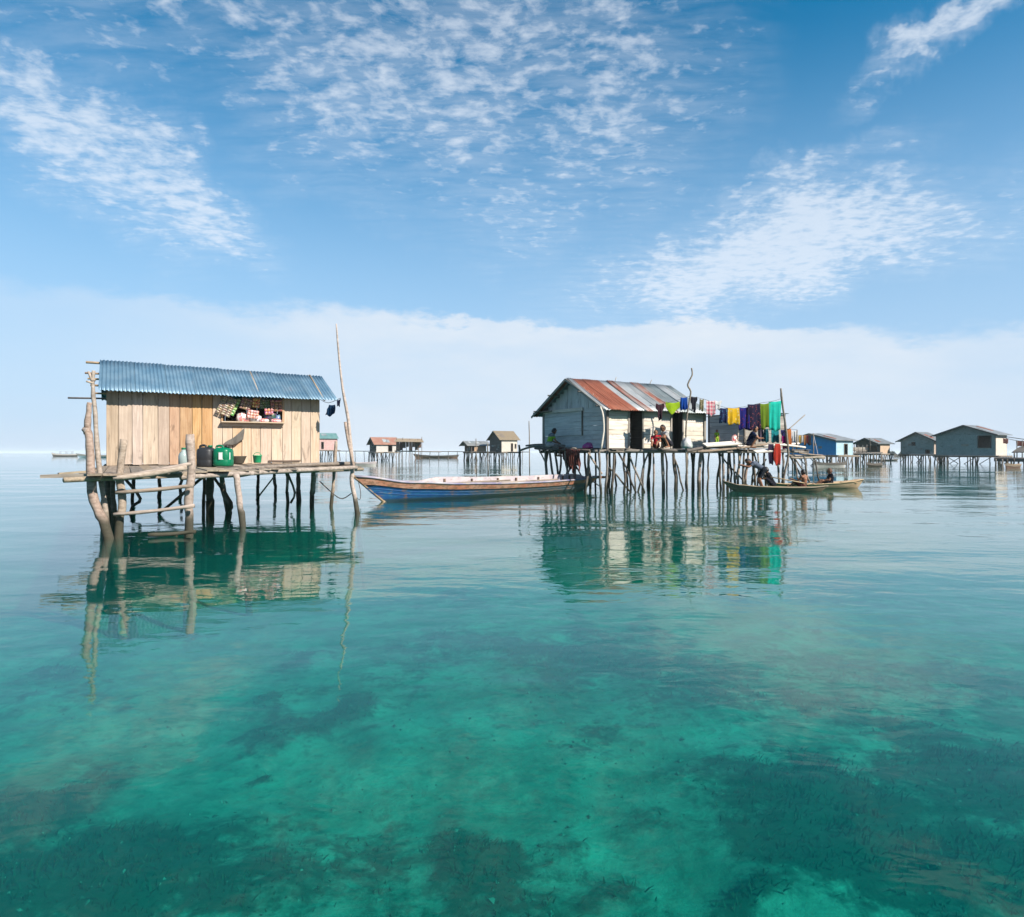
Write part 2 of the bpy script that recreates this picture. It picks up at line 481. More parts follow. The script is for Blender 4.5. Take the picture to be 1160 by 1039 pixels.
M['post'] = wood('driftwood_post', (0.32, 0.24, 0.18), (0.72, 0.58, 0.48), wet=0.5, vary=0.25)
M['darkpost'] = wood('dark_wet_post', (0.10, 0.08, 0.065), (0.24, 0.19, 0.15), wet=0.42, vary=0.3)
M['midpost'] = wood('weathered_post', (0.17, 0.14, 0.11), (0.40, 0.34, 0.28), wet=0.40, vary=0.4)
M['farwood'] = wood('far_timber', (0.14, 0.12, 0.10), (0.32, 0.28, 0.24), vary=0.3)
M['greenwall'] = wood('green_grey_boards', (0.30, 0.36, 0.33), (0.54, 0.60, 0.56), scale=0.6, vary=0.12)
M['brown'] = wood('brown_timber', (0.16, 0.10, 0.07), (0.34, 0.22, 0.15), vary=0.3)
M['thatch'] = wood('palm_thatch', (0.26, 0.20, 0.13), (0.50, 0.40, 0.28), scale=2.0, bump=0.8)
M['blueroof'] = metal_sheet('blue_zinc_sheet', (0.13, 0.26, 0.38), (0.24, 0.38, 0.49), rust_amt=0.07, metallic=0.25, rough=0.42, vary=0.10)
M['zinc'] = metal_sheet('zinc_sheet', (0.42, 0.45, 0.46), (0.60, 0.62, 0.62), rust_amt=0.12, metallic=0.3, vary=0.18)
M['zincdark'] = metal_sheet('dull_zinc_sheet', (0.24, 0.29, 0.30), (0.38, 0.43, 0.44), rust_amt=0.12, metallic=0.25, vary=0.18)
M['rusty'] = metal_sheet('rusty_sheet', (0.26, 0.075, 0.04), (0.42, 0.14, 0.075), rust=(0.13, 0.035, 0.02), rust_amt=0.5, metallic=0.05, rough=0.75, vary=0.2)
M['halfrust'] = metal_sheet('half_rusted_sheet', (0.46, 0.36, 0.32), (0.56, 0.46, 0.42), rust=(0.20, 0.06, 0.035), rust_amt=0.62, metallic=0.15, vary=0.15)
M['farroof'] = metal_sheet('far_grey_roof', (0.20, 0.21, 0.21), (0.32, 0.33, 0.33), rust_amt=0.1, metallic=0.2)
M['tealroof'] = metal_sheet('teal_roof', (0.16, 0.34, 0.33), (0.24, 0.44, 0.42), rust_amt=0.05)
M['redroof'] = metal_sheet('red_brown_roof', (0.40, 0.17, 0.12), (0.48, 0.30, 0.22), rust_amt=0.3, metallic=0.1)
M['dark'] = plain('dark_inside', (0.02, 0.018, 0.016), 0.9)
M['bluewall'] = paint('bright_blue_paint', (0.01, 0.38, 0.85), (0.02, 0.46, 0.90), 0.6)
M['palebluewall'] = paint('pale_blue_paint', (0.40, 0.62, 0.72), (0.55, 0.72, 0.78), 0.6)
M['pinkwall'] = paint('pink_paint', (0.62, 0.36, 0.34), (0.72, 0.52, 0.48), 0.7)
M['whitewall'] = paint('white_paint', (0.74, 0.70, 0.66), (0.62, 0.58, 0.54), 0.7)
M['boatblue'] = paint('boat_blue_paint', (0.015, 0.13, 0.36), (0.03, 0.22, 0.42), 0.45, chip=0.28, chip_col=(0.05, 0.20, 0.24), scale=1.6)
M['boatgrey'] = paint('boat_grey_teal_paint', (0.06, 0.13, 0.17), (0.12, 0.18, 0.19), 0.55, chip=0.45, chip_col=(0.16, 0.11, 0.08), scale=1.8)
M['boatorange'] = paint('boat_salmon_paint', (0.62, 0.22, 0.12), (0.66, 0.40, 0.28), 0.6, chip=0.75, chip_col=(0.30, 0.17, 0.10), scale=1.6)
M['boatpurple'] = paint('boat_lilac_paint', (0.20, 0.18, 0.34), (0.60, 0.56, 0.60), 0.6, chip=0.6, chip_col=(0.50, 0.42, 0.36), scale=1.1)
M['boatwhite'] = paint('boat_white_paint', (0.80, 0.70, 0.68), (0.58, 0.50, 0.54), 0.6, chip=0.5, chip_col=(0.42, 0.33, 0.30), scale=2.0)
M['boattan'] = wood('bare_boat_timber', (0.32, 0.23, 0.14), (0.58, 0.46, 0.30), vary=0.1)
M['canoedark'] = wood('dark_canoe_timber', (0.17, 0.13, 0.08), (0.40, 0.32, 0.21), vary=0.1)
M['canoelight'] = wood('light_canoe_timber', (0.46, 0.31, 0.18), (0.76, 0.58, 0.38), vary=0.1)
M['skin'] = plain('brown_skin', (0.36, 0.16, 0.085), 0.6)
M['hair'] = plain('black_hair', (0.012, 0.010, 0.010), 0.5)
M['redhair'] = plain('sunbleached_hair', (0.17, 0.07, 0.035), 0.6)
M['eye'] = plain('dark_eye', (0.01, 0.01, 0.01), 0.2)
M['rope'] = plain('old_rope', (0.12, 0.11, 0.10), 0.9)
M['blackplastic'] = plain('black_plastic', (0.035, 0.036, 0.04), 0.45)
M['greenplastic'] = plain('green_plastic', (0.0, 0.22, 0.10), 0.35)
M['limeplastic'] = plain('light_green_plastic', (0.03, 0.50, 0.22), 0.35)
M['whitelabel'] = plain('white_label', (0.75, 0.78, 0.74), 0.5)
M['clearplastic'] = plain('cloudy_plastic', (0.42, 0.52, 0.50), 0.25)
M['netgrey'] = plain('grey_netting', (0.26, 0.24, 0.22), 0.9)
M['netbrown'] = wood('brown_netting', (0.09, 0.035, 0.03), (0.22, 0.08, 0.06), scale=3.0)

SUBST = {}

# ------------------------------------------------------------------ geometry helpers
MW = {}          # world matrices of parents, so no depsgraph update is needed


def root(name, loc, label, cat, group=None):
    o = bpy.data.objects.new(name, None)
    o.empty_display_size = 0.2
    o.location = loc
    COL.objects.link(o)
    MW[o.name] = Matrix.Translation(loc)
    return tag(o, label, cat, group)


def place(name, me, mat, mw, parent=None):
    if mat is not None and not me.materials:
        me.materials.append(mat)
    o = bpy.data.objects.new(name, me)
    COL.objects.link(o)
    if parent is not None:
        o.parent = parent
        o.matrix_basis = MW[parent.name].inverted() @ mw
    else:
        o.matrix_basis = mw
    MW[o.name] = mw
    return o


def frame(origin, x, up):
    x = x.normalized(); z = (up - x * up.dot(x)).normalized(); y = z.cross(x)
    m = Matrix((x, y, z)).transposed().to_4x4()
    m.translation = origin
    return m


def plank(name, a, b, w, t, up, mat, parent, jit=0.004, ends=None):
    """board from a to b, w wide, t thick, its face turned to 'up'"""
    L = (b - a).length
    r = random.uniform
    v = []
    for i, x in enumerate((0.0, L * 0.5, L)):
        ww = w * 0.5 + r(-jit, jit); dy = r(-jit, jit) * 1.2; dz = r(-jit, jit)
        if ends and i != 1: x += r(-ends, ends)
        sk = r(-jit, jit) * 1.5
        v += [(x - sk, dy - ww, dz - t / 2), (x + sk, dy + ww, dz - t / 2), (x + sk, dy + ww, dz + t / 2), (x - sk, dy - ww, dz + t / 2)]
    f = [(0, 1, 2, 3), (11, 10, 9, 8)]
    for s in (0, 4):
        f += [(s, s + 4, s + 5, s + 1), (s + 1, s + 5, s + 6, s + 2), (s + 2, s + 6, s + 7, s + 3), (s + 3, s + 7, s + 4, s)]
    return place(name, mesh(name, v, f), mat, frame(a, b - a, up), parent)


def tube_geo(pts, radii, sides=8, wob=0.0, sub=1, seed=0):
    rnd = random.Random(seed)
    P = [Vector(p) for p in pts]; R = list(radii) if hasattr(radii, '__len__') else [radii] * len(P)
    if sub > 1 and len(P) > 1:
        P2, R2 = [], []
        n = len(P)
        for i in range(n - 1):
            p0 = P[max(i - 1, 0)]; p1 = P[i]; p2 = P[i + 1]; p3 = P[min(i + 2, n - 1)]
            for k in range(sub):
                t = k / sub
                q = 0.5 * ((2 * p1) + (p2 - p0) * t + (2 * p0 - 5 * p1 + 4 * p2 - p3) * t * t + (3 * p1 - p0 - 3 * p2 + p3) * t ** 3)
                P2.append(q); R2.append(R[i] * (1 - t) + R[i + 1] * t)
        P2.append(P[-1]); R2.append(R[-1]); P, R = P2, R2
    v, f = [], []
    n = len(P)
    for i in range(n):
        d = (P[min(i + 1, n - 1)] - P[max(i - 1, 0)]).normalized()
        a = Vector((1, 0, 0)) if abs(d.x) < 0.8 else Vector((0, 1, 0))
        e1 = d.cross(a).normalized(); e2 = d.cross(e1)
        rr = R[i] * (1 + rnd.uniform(-wob, wob))
        off = Vector((rnd.uniform(-1, 1), rnd.uniform(-1, 1), 0)) * R[i] * wob
        for k in range(sides):
            an = 2 * math.pi * k / sides
            q = rr * (1 + rnd.uniform(-wob, wob) * 0.5)
            v.append(P[i] + off + e1 * math.cos(an) * q + e2 * math.sin(an) * q)
    for i in range(n - 1):
        for k in range(sides):
            k2 = (k + 1) % sides
            f.append((i * sides + k, i * sides + k2, (i + 1) * sides + k2, (i + 1) * sides + k))
    f.append(tuple(range(sides - 1, -1, -1)))
    f.append(tuple((n - 1) * sides + k for k in range(sides)))
    return v, f


def pole(name, pts, radii, mat, parent=None, wob=0.10, sides=8, sub=3):
    o = Vector(pts[0])
    v, f = tube_geo([Vector(p) - o for p in pts], radii, sides, wob, sub, random.randint(0, 9999))
    me = mesh(name, v, f, True)
    return place(name, me, mat, Matrix.Translation(o), parent)


def crooked(a, b, n=4, amp=0.03):
    """points of a slightly bent natural pole"""
    out = []
    for i in range(n + 1):
        t = i / n
        p = a.lerp(b, t)
        k = amp * math.sin(math.pi * t) if 0 < i < n else 0
        out.append(p + Vector((random.uniform(-1, 1), random.uniform(-1, 1), 0)) * k)
    return out


def corrugated(name, e0, along, slope, width, mat, parent, pitch=0.12, amp=0.017, rows=4, lift=0.0, sag=0.0):
    """corrugated metal sheet: e0 is the lower left corner, 'along' unit vector, 'slope' full vector up the roof"""
    L = slope.length; sl = slope.normalized(); nrm = along.cross(sl).normalized()
    if nrm.z < 0: nrm = -nrm
    nx = max(8, int(width / pitch * 6))
    v, f = [], []
    for side in (0, 1):
        for j in range(rows + 1):
            for i in range(nx + 1):
                x = width * i / nx; y = L * j / rows
                h = amp * math.cos(2 * math.pi * x / pitch) + lift - sag * math.sin(math.pi * j / rows) + (-0.004 if side else 0.0)
                v.append((x, y, h))
    n = (nx + 1) * (rows + 1)
    for side in (0, 1):
        for j in range(rows):
            for i in range(nx):
                a = side * n + j * (nx + 1) + i
                q = (a, a + 1, a + nx + 2, a + nx + 1)
                f.append(q if side == 0 else q[::-1])
    for i in range(nx):
        f.append((i, n + i, n + i + 1, i + 1)); b = rows * (nx + 1) + i
        f.append((b, b + 1, n + b + 1, n + b))
    for j in range(rows):
        a = j * (nx + 1); f.append((a, a + nx + 1, n + a + nx + 1, n + a)); b = a + nx
        f.append((b, n + b, n + b + nx + 1, b + nx + 1))
    me = mesh(name, v, f, True)
    m = Matrix((along, sl, along.cross(sl))).transposed().to_4x4()
    if along.cross(sl).z < 0:
        # keep a right handed frame with +z up: flip 'along'
        m = Matrix((-along, sl, (-along).cross(sl))).transposed().to_4x4()
        m.translation = e0 + along * width
    else:
        m.translation = e0
    return place(name, me, mat, m, parent)


def cloth_obj(name, p0, p1, drop, mat, label, cat='laundry', group=None, profile=None, folds=3, amp=0.05, parent=None, sag=0.03, lean=(0, 0, 0), rows=10, cols=16, ragged=0.03):
    """cloth hung from the line p0-p1; profile lists (left, right) edge fractions from top to bottom"""
    o = (p0 + p1) / 2
    L = (p1 - p0); nrm = Vector((L.y, -L.x, 0)).normalized()
    sd = random.uniform(0, 6)
    v, f = [], []
    n = (rows + 1) * (cols + 1)
    for side in (0, 1):
        for j in range(rows + 1):
            t = j / rows
            l, r = 0.0, 1.0
            if profile:
                q = t * (len(profile) - 1); k = min(int(q), len(profile) - 2); w = q - k
                l = profile[k][0] * (1 - w) + profile[k + 1][0] * w; r = profile[k][1] * (1 - w) + profile[k + 1][1] * w
            for i in range(cols + 1):
                s = l + (r - l) * i / cols
                p = p0 + L * s - o
                wv = amp * (0.25 + t) * (math.sin(sd + s * folds * 6.28) + 0.5 * math.sin(sd * 2 + s * folds * 11 + t * 2))
                z = -drop * t - sag * math.sin(math.pi * min(max(s, 0), 1)) - ragged * t * math.sin(sd * 3 + s * 9)
                p = p + nrm * (wv + (0.006 if side else 0)) + Vector((0, 0, z)) + Vector(lean) * t
                v.append(p)
    for side in (0, 1):
        for j in range(rows):
            for i in range(cols):
                a = side * n + j * (cols + 1) + i
                q = (a, a + 1, a + cols + 2, a + cols + 1)
                f.append(q if side else q[::-1])
    for i in range(cols):
        f.append((i, i + 1, n + i + 1, n + i)); b = rows * (cols + 1) + i
        f.append((b, n + b, n + b + 1, b + 1))
    for j in range(rows):
        a = j * (cols + 1); f.append((a, n + a, n + a + cols + 1, a + cols + 1)); b = a + cols
        f.append((b, b + cols + 1, n + b + cols + 1, n + b))
    me = mesh(name, v, f, True)
    ob = place(name, me, mat, Matrix.Translation(o), parent)
    if parent is None:
        tag(ob, label, cat, group)
    return ob


SHIRT = [(-0.12, 1.12), (-0.20, 1.20), (-0.12, 1.12), (0.08, 0.92), (0.10, 0.90), (0.08, 0.92), (0.06, 0.94)]
TROUSER = [(0.15, 0.85), (0.12, 0.88), (0.08, 0.92), (0.06, 0.94), (0.05, 0.95)]


def lathe(profile, sides=16, sq=0.0):
    """profile of (radius, height); sq squares the section"""
    v, f = [], []
    for (r, z) in profile:
        for k in range(sides):
            a = 2 * math.pi * k / sides
            c, s = math.cos(a), math.sin(a)
            if sq:
                q = (abs(c) ** (2 / (1 - sq * 0.75)) + abs(s) ** (2 / (1 - sq * 0.75))) if False else max(abs(c), abs(s)) ** sq
                c, s = c / q, s / q
            v.append((r * c, r * s, z))
    n = len(profile)
    for i in range(n - 1):
        for k in range(sides):
            k2 = (k + 1) % sides
            f.append((i * sides + k, i * sides + k2, (i + 1) * sides + k2, (i + 1) * sides + k))
    f.append(tuple(range(sides - 1, -1, -1)))
    f.append(tuple((n - 1) * sides + k for k in range(sides)))
    return v, f


def box_geo(c, sx_, sy_, sz_):
    x, y, z = c
    a, b, d = sx_ / 2, sy_ / 2, sz_ / 2
    v = [(x - a, y - b, z - d), (x + a, y - b, z - d), (x + a, y + b, z - d), (x - a, y + b, z - d), (x - a, y - b, z + d), (x + a, y - b, z + d), (x + a, y + b, z + d), (x - a, y + b, z + d)]
    f = [(3, 2, 1, 0), (4, 5, 6, 7), (0, 1, 5, 4), (1, 2, 6, 5), (2, 3, 7, 6), (3, 0, 4, 7)]
    return v, f


def merge(*geos):
    V, F = [], []
    for v, f in geos:
        n = len(V); V += list(v); F += [tuple(i + n for i in q) for q in f]
    return V, F


U = Vector((0.861, 0.508, 0)).normalized(); Vb = Vector((-U.y, U.x, 0)); UP = Vector((0, 0, 1))


class Site:
    """local plan of a hut: t along its front, r backwards, h height (camera-height units)"""
    def __init__(self, x, z, u=None):
        self.o = Vector((x * S, z * S, 0)); self.u = u or U; self.v = Vector((-self.u.y, self.u.x, 0))

    def p(self, t, r, h):
        return self.o + self.u * (t * S) + self.v * (r * S) + Vector((0, 0, h * S))


DEEP = -2.6


def stilt(parent, px, ytop, py, z=None, r=0.055, mat='post', topx=None, name='stilt', bend=0.04, mids=(), taper=0.85):
    """pole standing in the water: seen from (topx, ytop) down to its waterline (px, py)"""
    zz = z or FPX / (py - HOR)
    b = at(px, py, zz); a = at(topx if topx is not None else px, ytop, zz)
    pts = [a] + [at(mx, my, zz) for mx, my in mids] + [b]
    if not mids:
        pts = crooked(a, b, 3, bend)
    d = (pts[-1] - pts[-2]).normalized()
    pts.append(pts[-1] + Vector((d.x * 0.6, 0, -1)) * (b.z - DEEP if b.z - DEEP > 0.5 else 1.0))
    return pole(name, pts, [r * (taper + (1 - taper) * i / (len(pts) - 2)) for i in range(len(pts) - 1)] + [r * 1.05], M[mat], parent, 0.12)


# ------------------------------------------------------------------ the shop hut with the blue roof
def shop_hut():
    H = Site(-7.6, 12.5)
    hut = root('stilt_hut', H.p(2, 0, 0), 'stilt hut of tan boards with a blue corrugated roof and an open shop window', 'hut', 'stilt huts standing in the sea')
    nf = -H.v      # front face normal
    top, bot = 2.24, 0.775
    # front wall boards, left part
    edges = [0, .20, .42, .60, .86, 1.05, 1.24, 1.46, 1.63, 1.83, 2.012]
    mats = ['oldtan', 'oldtan', 'oldtan', 'oldtan', 'oldtan', 'tan', 'tan', 'tan', 'tan', 'cream']
    for k in range(len(edges) - 1):
        t0, t1 = edges[k], edges[k + 1]; tm = (t0 + t1) / 2
        plank('wall_plank', H.p(tm, random.uniform(-.006, .006), bot + random.uniform(-.02, .02)), H.p(tm, random.uniform(-.004, .004), top), (t1 - t0) * S - 0.014, 0.024, nf, M[mats[k]], hut)
    e2 = [2.012, 2.20, 2.38, 2.56, 2.74, 2.96, 3.187]
    for k in range(len(e2) - 1):
        t0, t1 = e2[k], e2[k + 1]; tm = (t0 + t1) / 2
        plank('wall_plank', H.p(tm, random.uniform(-.005, .005), bot), H.p(tm, 0, 1.60), (t1 - t0) * S - 0.014, 0.024, nf, M['cream'], hut)
    e3 = [3.187, 3.37, 3.57, 3.77, 3.966]
    for k in range(len(e3) - 1):
        t0, t1 = e3[k], e3[k + 1]; tm = (t0 + t1) / 2
        plank('wall_plank', H.p(tm, random.uniform(-.005, .005), bot), H.p(tm, 0, top), (t1 - t0) * S - 0.014, 0.024, nf, M['cream'], hut)
    # window frame and counter
    plank('window_sill', H.p(1.98, -.06, 1.625), H.p(3.21, -.06, 1.625), 0.26, 0.035, UP, M['cream'], hut)
    plank('window_frame', H.p(2.0, -.022, 1.64), H.p(2.0, -.022, 2.24), 0.06, 0.04, nf, M['tan'], hut)
    plank('window_frame', H.p(3.2, -.022, 1.64), H.p(3.2, -.022, 2.24), 0.06, 0.04, nf, M['tan'], hut)
    plank('sill_board', H.p(1.99, -.022, 1.578), H.p(3.2, -.022, 1.578), 0.10, 0.03, nf, M['cream'], hut)
    plank('shelf', H.p(1.9, .22, 1.60), H.p(3.3, .22, 1.60), 0.5, 0.03, UP, M['deck'], hut)
    plank('skirting_board', H.p(2.9, -.03, .83), H.p(3.55, -.03, .83), 0.05, 0.03, nf, M['brown'], hut)
    # other walls
    for k in range(9):
        r0 = k * 2.1 / 9 + .1
        peak = top + 0.5 * min(r0, 2.1 - r0) - .02
        for tt, nn in ((0.012, -H.u), (3.954, H.u)):
            plank('wall_plank', H.p(tt, r0, bot), H.p(tt, r0, peak), 2.1 / 9 * S - 0.01, 0.024, nn, M['oldtan'], hut)
    for k in range(17):
        tm = (k + .5) * 3.966 / 17
        plank('wall_plank', H.p(tm, 2.12, bot), H.p(tm, 2.12, top), 3.966 / 17 * S - 0.01, 0.024, H.v, M['oldtan'], hut)
    for tt in (0.03, 3.93):
        for rr in (0.03, 2.07):
            pole('corner_post', [H.p(tt, rr, .72), H.p(tt, rr, 2.25)], 0.045, M['tan'], hut, 0.05, 6, 1)
    # roof
    ridge, eave, half = 2.85, 2.146, 1.35
    n = 8; t0, t1 = -.12, 4.24
    w = (t1 - t0) / n
    for k in range(n):
        sh = random.uniform(-.015, .015); rl = ridge - 0.010 * k
        e = H.p(t0 + k * w, -.30 + sh, eave - .002 * k); up = H.p(t0 + k * w, 1.05, rl + .006) - e
        corrugated('roof_sheet', e, H.u, up, w * S + 0.06, M['blueroof'], hut, pitch=0.10, amp=0.017, lift=0.008 * (k % 2))
        e = H.p(t0 + k * w, 2.40 + sh, eave); up = H.p(t0 + k * w, 1.05, rl) - e
        corrugated('roof_sheet', e, H.u, up, w * S + 0.06, M['blueroof'], hut, pitch=0.10, amp=0.017, lift=0.008 * (k % 2))
    pole('ridge_pole', [H.p(-.36, 1.05, 2.795), H.p(2, 1.05, 2.77), H.p(4.2, 1.05, 2.70)], 0.04, M['tan'], hut)
    for (rr, hh) in ((.02, 2.255), (.55, 2.53), (1.58, 2.52), (2.08, 2.265)):
        pole('purlin', [H.p(-.30 + random.uniform(-.06, .06), rr, hh), H.p(2, rr, hh - .01), H.p(4.2, rr, hh - .02)], 0.03, M['tan'], hut)
    pole('eave_pole', [H.p(-.62, .4, 2.03), H.p(1, .3, 2.06)], 0.028, M['darkpost'], hut)
    for tt in (0.0, 1.32, 2.64, 3.94):
        pole('rafter', [H.p(tt + .06, -.27, 2.125), H.p(tt + .06, 1.02, 2.79)], 0.028, M['oldtan'], hut, 0.05, 6, 1)
        pole('rafter', [H.p(tt + .06, 2.35, 2.14), H.p(tt + .06, 1.08, 2.79)], 0.028, M['oldtan'], hut, 0.05, 6, 1)
    # platform: boards fan from the front edge to the house wall
    F1, F2 = W(-4.78, 7.5, .745), W(-2.57, 11.2, .765)
    W1, W2 = H.p(-.1, .1, .745), H.p(4.0, .1, .755)
    N = 26
    for k in range(N):
        s = (k + .5) / N
        a = F1.lerp(F2, s) + (F1 - W1).normalized() * random.uniform(-.14, .16) + Vector((0, 0, random.uniform(-.008, .01)))
        b = W1.lerp(W2, s)
        plank('deck_plank', a, b, 0.22, 0.03, UP, M['deck'], hut, 0.012)
    for k in range(10):
        r0 = .2 + k * .2
        plank('floor_plank', H.p(-.05, r0, .752), H.p(4.02, r0, .752), .28, .03, UP, M['deck'], hut)
    for s, ex in ((0.03, .5), (.36, .25), (.68, .2), (.97, .15)):
        a = F1.lerp(W1, s); b = F2.lerp(W2, s); d = (b - a).normalized() * ex
        dz = Vector((0, 0, -.07))
        pole('deck_beam', [a - d * (.75 if s < .1 else 1) + dz, a.lerp(b, .4) + dz + Vector((0, 0, .012)), b + d * .4 + dz], 0.045, M['deck'] if s < .1 else M['midpost'], hut)
    plank('edge_board', at(52, 540.0, 7.9), at(140, 538.5, 7.9), .30, .06, UP, M['deck'], hut, .012)
    plank('edge_board', at(66, 536.5, 8.9), at(112, 533, 9.2), .14, .04, UP, M['deck'], hut, .012)
    plank('edge_board', at(105, 543, 7.9), at(220, 536, 8.6), .10, .06, -H.v, M['deck'], hut, .012)
    pole('edge_pole', [at(128, 542, 7.7), at(170, 537, 7.85), at(212, 529.5, 8.0)], 0.05, M['post'], hut)
    pole('edge_pole', [at(205, 541, 8.5), at(300, 535, 9.6), at(404, 529.5, 10.9)], 0.05, M['post'], hut)
    pole('edge_pole', [at(255, 533, 9.5), at(330, 527.5, 10.4), at(402, 525, 11.3)], 0.045, M['deck'], hut)
    # stilts, posts and braces
    stilt(hut, 124, 456, 610, 7.8, .088, 'post', 101.5, 'bent_post', mids=((100, 472), (99, 486), (102, 505), (103, 545), (110, 578)), taper=.5)
    pole('post_knot', [at(98.5, 488, 7.8), at(93.5, 485.5, 7.78)], [.09, .03], M['post'], hut, .1, 7, 2)
    stilt(hut, 122, 420, 606, 7.95, .05, 'post', 106, 'thin_post', taper=.6, mids=((105, 440), (108, 470), (111, 520), (117, 562)))
    pole('fork', [at(106, 432, 7.95), at(100, 421, 7.95)], [.04, .02], M['post'], hut)
    pole('fork', [at(106, 434, 7.95), at(97.5, 432, 7.9)], [.03, .015], M['post'], hut)
    stilt(hut, 134, 498, 607, 7.95, .072, 'post', 141, 'ladder_rail')
    rail = stilt(hut, 214, 492, 604, 8.15, .085, 'post', 215, 'ladder_rail')
    for (x0, y0, x1, y1) in ((129, 541, 217, 525), (131, 558, 219, 550), (129, 583, 220, 573), (168, 606, 222, 602)):
        pole('rung', [at(x0, y0, 7.85), at((x0 + x1) / 2, (y0 + y1) / 2 + 1, 7.95), at(x1, y1, 8.02)], 0.035, M['post'], rail)
    for (x, yt, yb, rr, mm, tx) in ((123.5, 541, 596, .06, 'darkpost', 122), (129, 541, 597, .05, 'darkpost', 128), (117, 538, 592, .05, 'midpost', 118), (230.5, 538, 579, .045, 'darkpost', 231), (238.5, 537, 580, .11, 'darkpost', 238),
                                    (275, 537, 596, .07, 'post', 267), (326, 533, 569, .05, 'post', 324), (338.5, 531, 567, .075, 'midpost', 338), (353, 530, 573, .075, 'post', 355), (375, 500, 574, .05, 'post', 381),
                                    (180, 536, 563, .06, 'darkpost', 180), (205, 536, 560, .06, 'darkpost', 205), (292, 533, 562, .06, 'darkpost', 292), (150, 536, 566, .06, 'darkpost', 151), (312, 532, 559, .06, 'darkpost', 311)):
        stilt(hut, x, yt, yb, None, rr, mm, tx)
    stilt(hut, 259, 538, 581, None, .075, 'midpost', 251, mids=((254, 560),))
    pole('brace', [at(142, 543, 11), at(159, 565, 11), at(150, 574, 11), at(146, 590, 11)], .04, M['darkpost'], hut)
    pole('brace', [at(233, 538, 11), at(190, 574, 10.8), at(180, 582, 10.8)], .035, M['darkpost'], hut)
    pole('brace', [at(240, 538, 11), at(262, 570, 10.6), at(258, 580, 10.6)], .035, M['darkpost'], hut)
    pole('brace', [at(254, 540, 9.6), at(272, 538, 9.4), at(288, 537, 9.4)], [.03, .05, .025], M['midpost'], hut)
    pole('brace', [at(312, 538, 12), at(295, 560, 12), at(290, 567, 12)], .022, M['post'], hut)
    pole('brace', [at(325, 534, 12), at(334, 558, 12), at(329, 570, 12)], .03, M['midpost'], hut)
    pole('brace', [at(362, 545, 11), at(378, 560, 11), at(388, 565, 11), at(398, 559, 11)], .014, M['rope'], hut)
    return H


H1 = shop_hut()


def mooring_poles():
    o = root('mooring_pole', base(405, 582), 'tall thin crooked pole standing at the end of the shop hut platform', 'pole')
    stilt(o, 405, 367, 582, 10.96, .062, 'post', 381, 'shaft', taper=.28, mids=((383.5, 400), (388, 440), (394.5, 475), (399, 525), (399, 548)))
    pole('side_stick', [at(391, 478, 10.9), at(395, 503, 10.9), at(401, 530, 10.9)], .035, M['post'], o)
    k = 0
    for (x, yt, yb, r, lab) in ((553, 503, 537, .05, 'thin dark pole standing in the water behind the middle of the blue boat'),
                                (600, 477, 533, .045, 'tall bare pole standing in the water beside the netting walkway'),
                                (540, 497, 535, .03, 'very thin stake in the water behind the blue boat')):
        z = FPX / (yb - HOR)
        p = root('water_stake', base(x, yb), lab, 'pole')
        stilt(p, x, yt, yb, z, r, 'midpost', x - .8, 'shaft', .02)


mooring_poles()


# ------------------------------------------------------------------ things on the shop hut
def jerrycan(name, pos, w, h, mat, label, group=None, sticker=True, square=0.55):
    o = root(name, pos, label, 'jerrycan', group)
    prof = [(w * .40, 0.0), (w * .47, .02 * h), (w * .5, .08 * h), (w * .5, .30 * h), (w * .485, .34 * h), (w * .5, .38 * h), (w * .5, .66 * h), (w * .485, .70 * h), (w * .49, .76 * h), (w * .44, .84 * h), (w * .30, .90 * h), (w * .2, .92 * h)]
    v, f = lathe(prof, 20, square)
    o = place('body', mesh('can_body', v, f, True), mat, Matrix.Translation(pos), o)
    v, f = lathe([(w * .13, .91 * h), (w * .13, 1.0 * h), (w * .12, 1.01 * h)], 12)
    place('cap', mesh('can_cap', v, f, True), M['blackplastic'] if mat is not M['blackplastic'] else M['greenplastic'], Matrix.Translation(pos + Vector((w * .22, 0, 0))), o)
    v, f = tube_geo([(-w * .38, 0, .84 * h), (-w * .36, 0, .98 * h), (-w * .1, 0, 1.0 * h), (w * .02, 0, .90 * h)], .028, 8, 0, 3)
    place('handle', mesh('can_handle', v, f, True), mat, Matrix.Translation(pos), o)
    if sticker:
        q = frame(pos, H1.u, UP)
        V, F = [], []
        for j in range(5):
            for i in range(7):
                a = (i / 6 - .5) * 1.15 - math.pi / 2
                c, s = math.cos(a), math.sin(a); d = max(abs(c), abs(s)) ** square
                V.append((w * .508 * c / d, w * .508 * s / d, (.34 + .085 * j) * h))
        for j in range(4):
            for i in range(6):
                F.append((j * 7 + i, j * 7 + i + 1, (j + 1) * 7 + i + 1, (j + 1) * 7 + i))
        place('sticker', mesh('can_sticker', V, F, True), M['whitelabel'], q, o)
    return o


zj = 10.8
jerrycan('jerrycan', at(234, 529.5, zj), .41, .53, M['blackplastic'], 'black plastic jerrycan on the shop hut platform', None, False)
jerrycan('jerrycan', at(253, 528.5, zj), .43, .50, M['greenplastic'], 'dark green plastic jerrycan with a white sticker on the platform')
bk = root('bucket', at(291.5, 524.5, 11.6), 'small bright green plastic bucket beside the board wall', 'bucket')
v, f = lathe([(.08, 0), (.095, .02), (.11, .18), (.12, .185), (.12, .20), (.105, .20), (.085, .03), (.01, .02)], 14)
place('pail', mesh('pail', v, f, True), M['limeplastic'], Matrix.Translation(at(291.5, 524.5, 11.6)), bk)
v, f = tube_geo([(-.11, 0, .19), (-.06, .02, .26), (.05, .02, .26), (.11, 0, .19)], .008, 6, 0, 3)
place('handle', mesh('pail_handle', v, f, True), M['limeplastic'], Matrix.Translation(at(291.5, 524.5, 11.6)), bk)
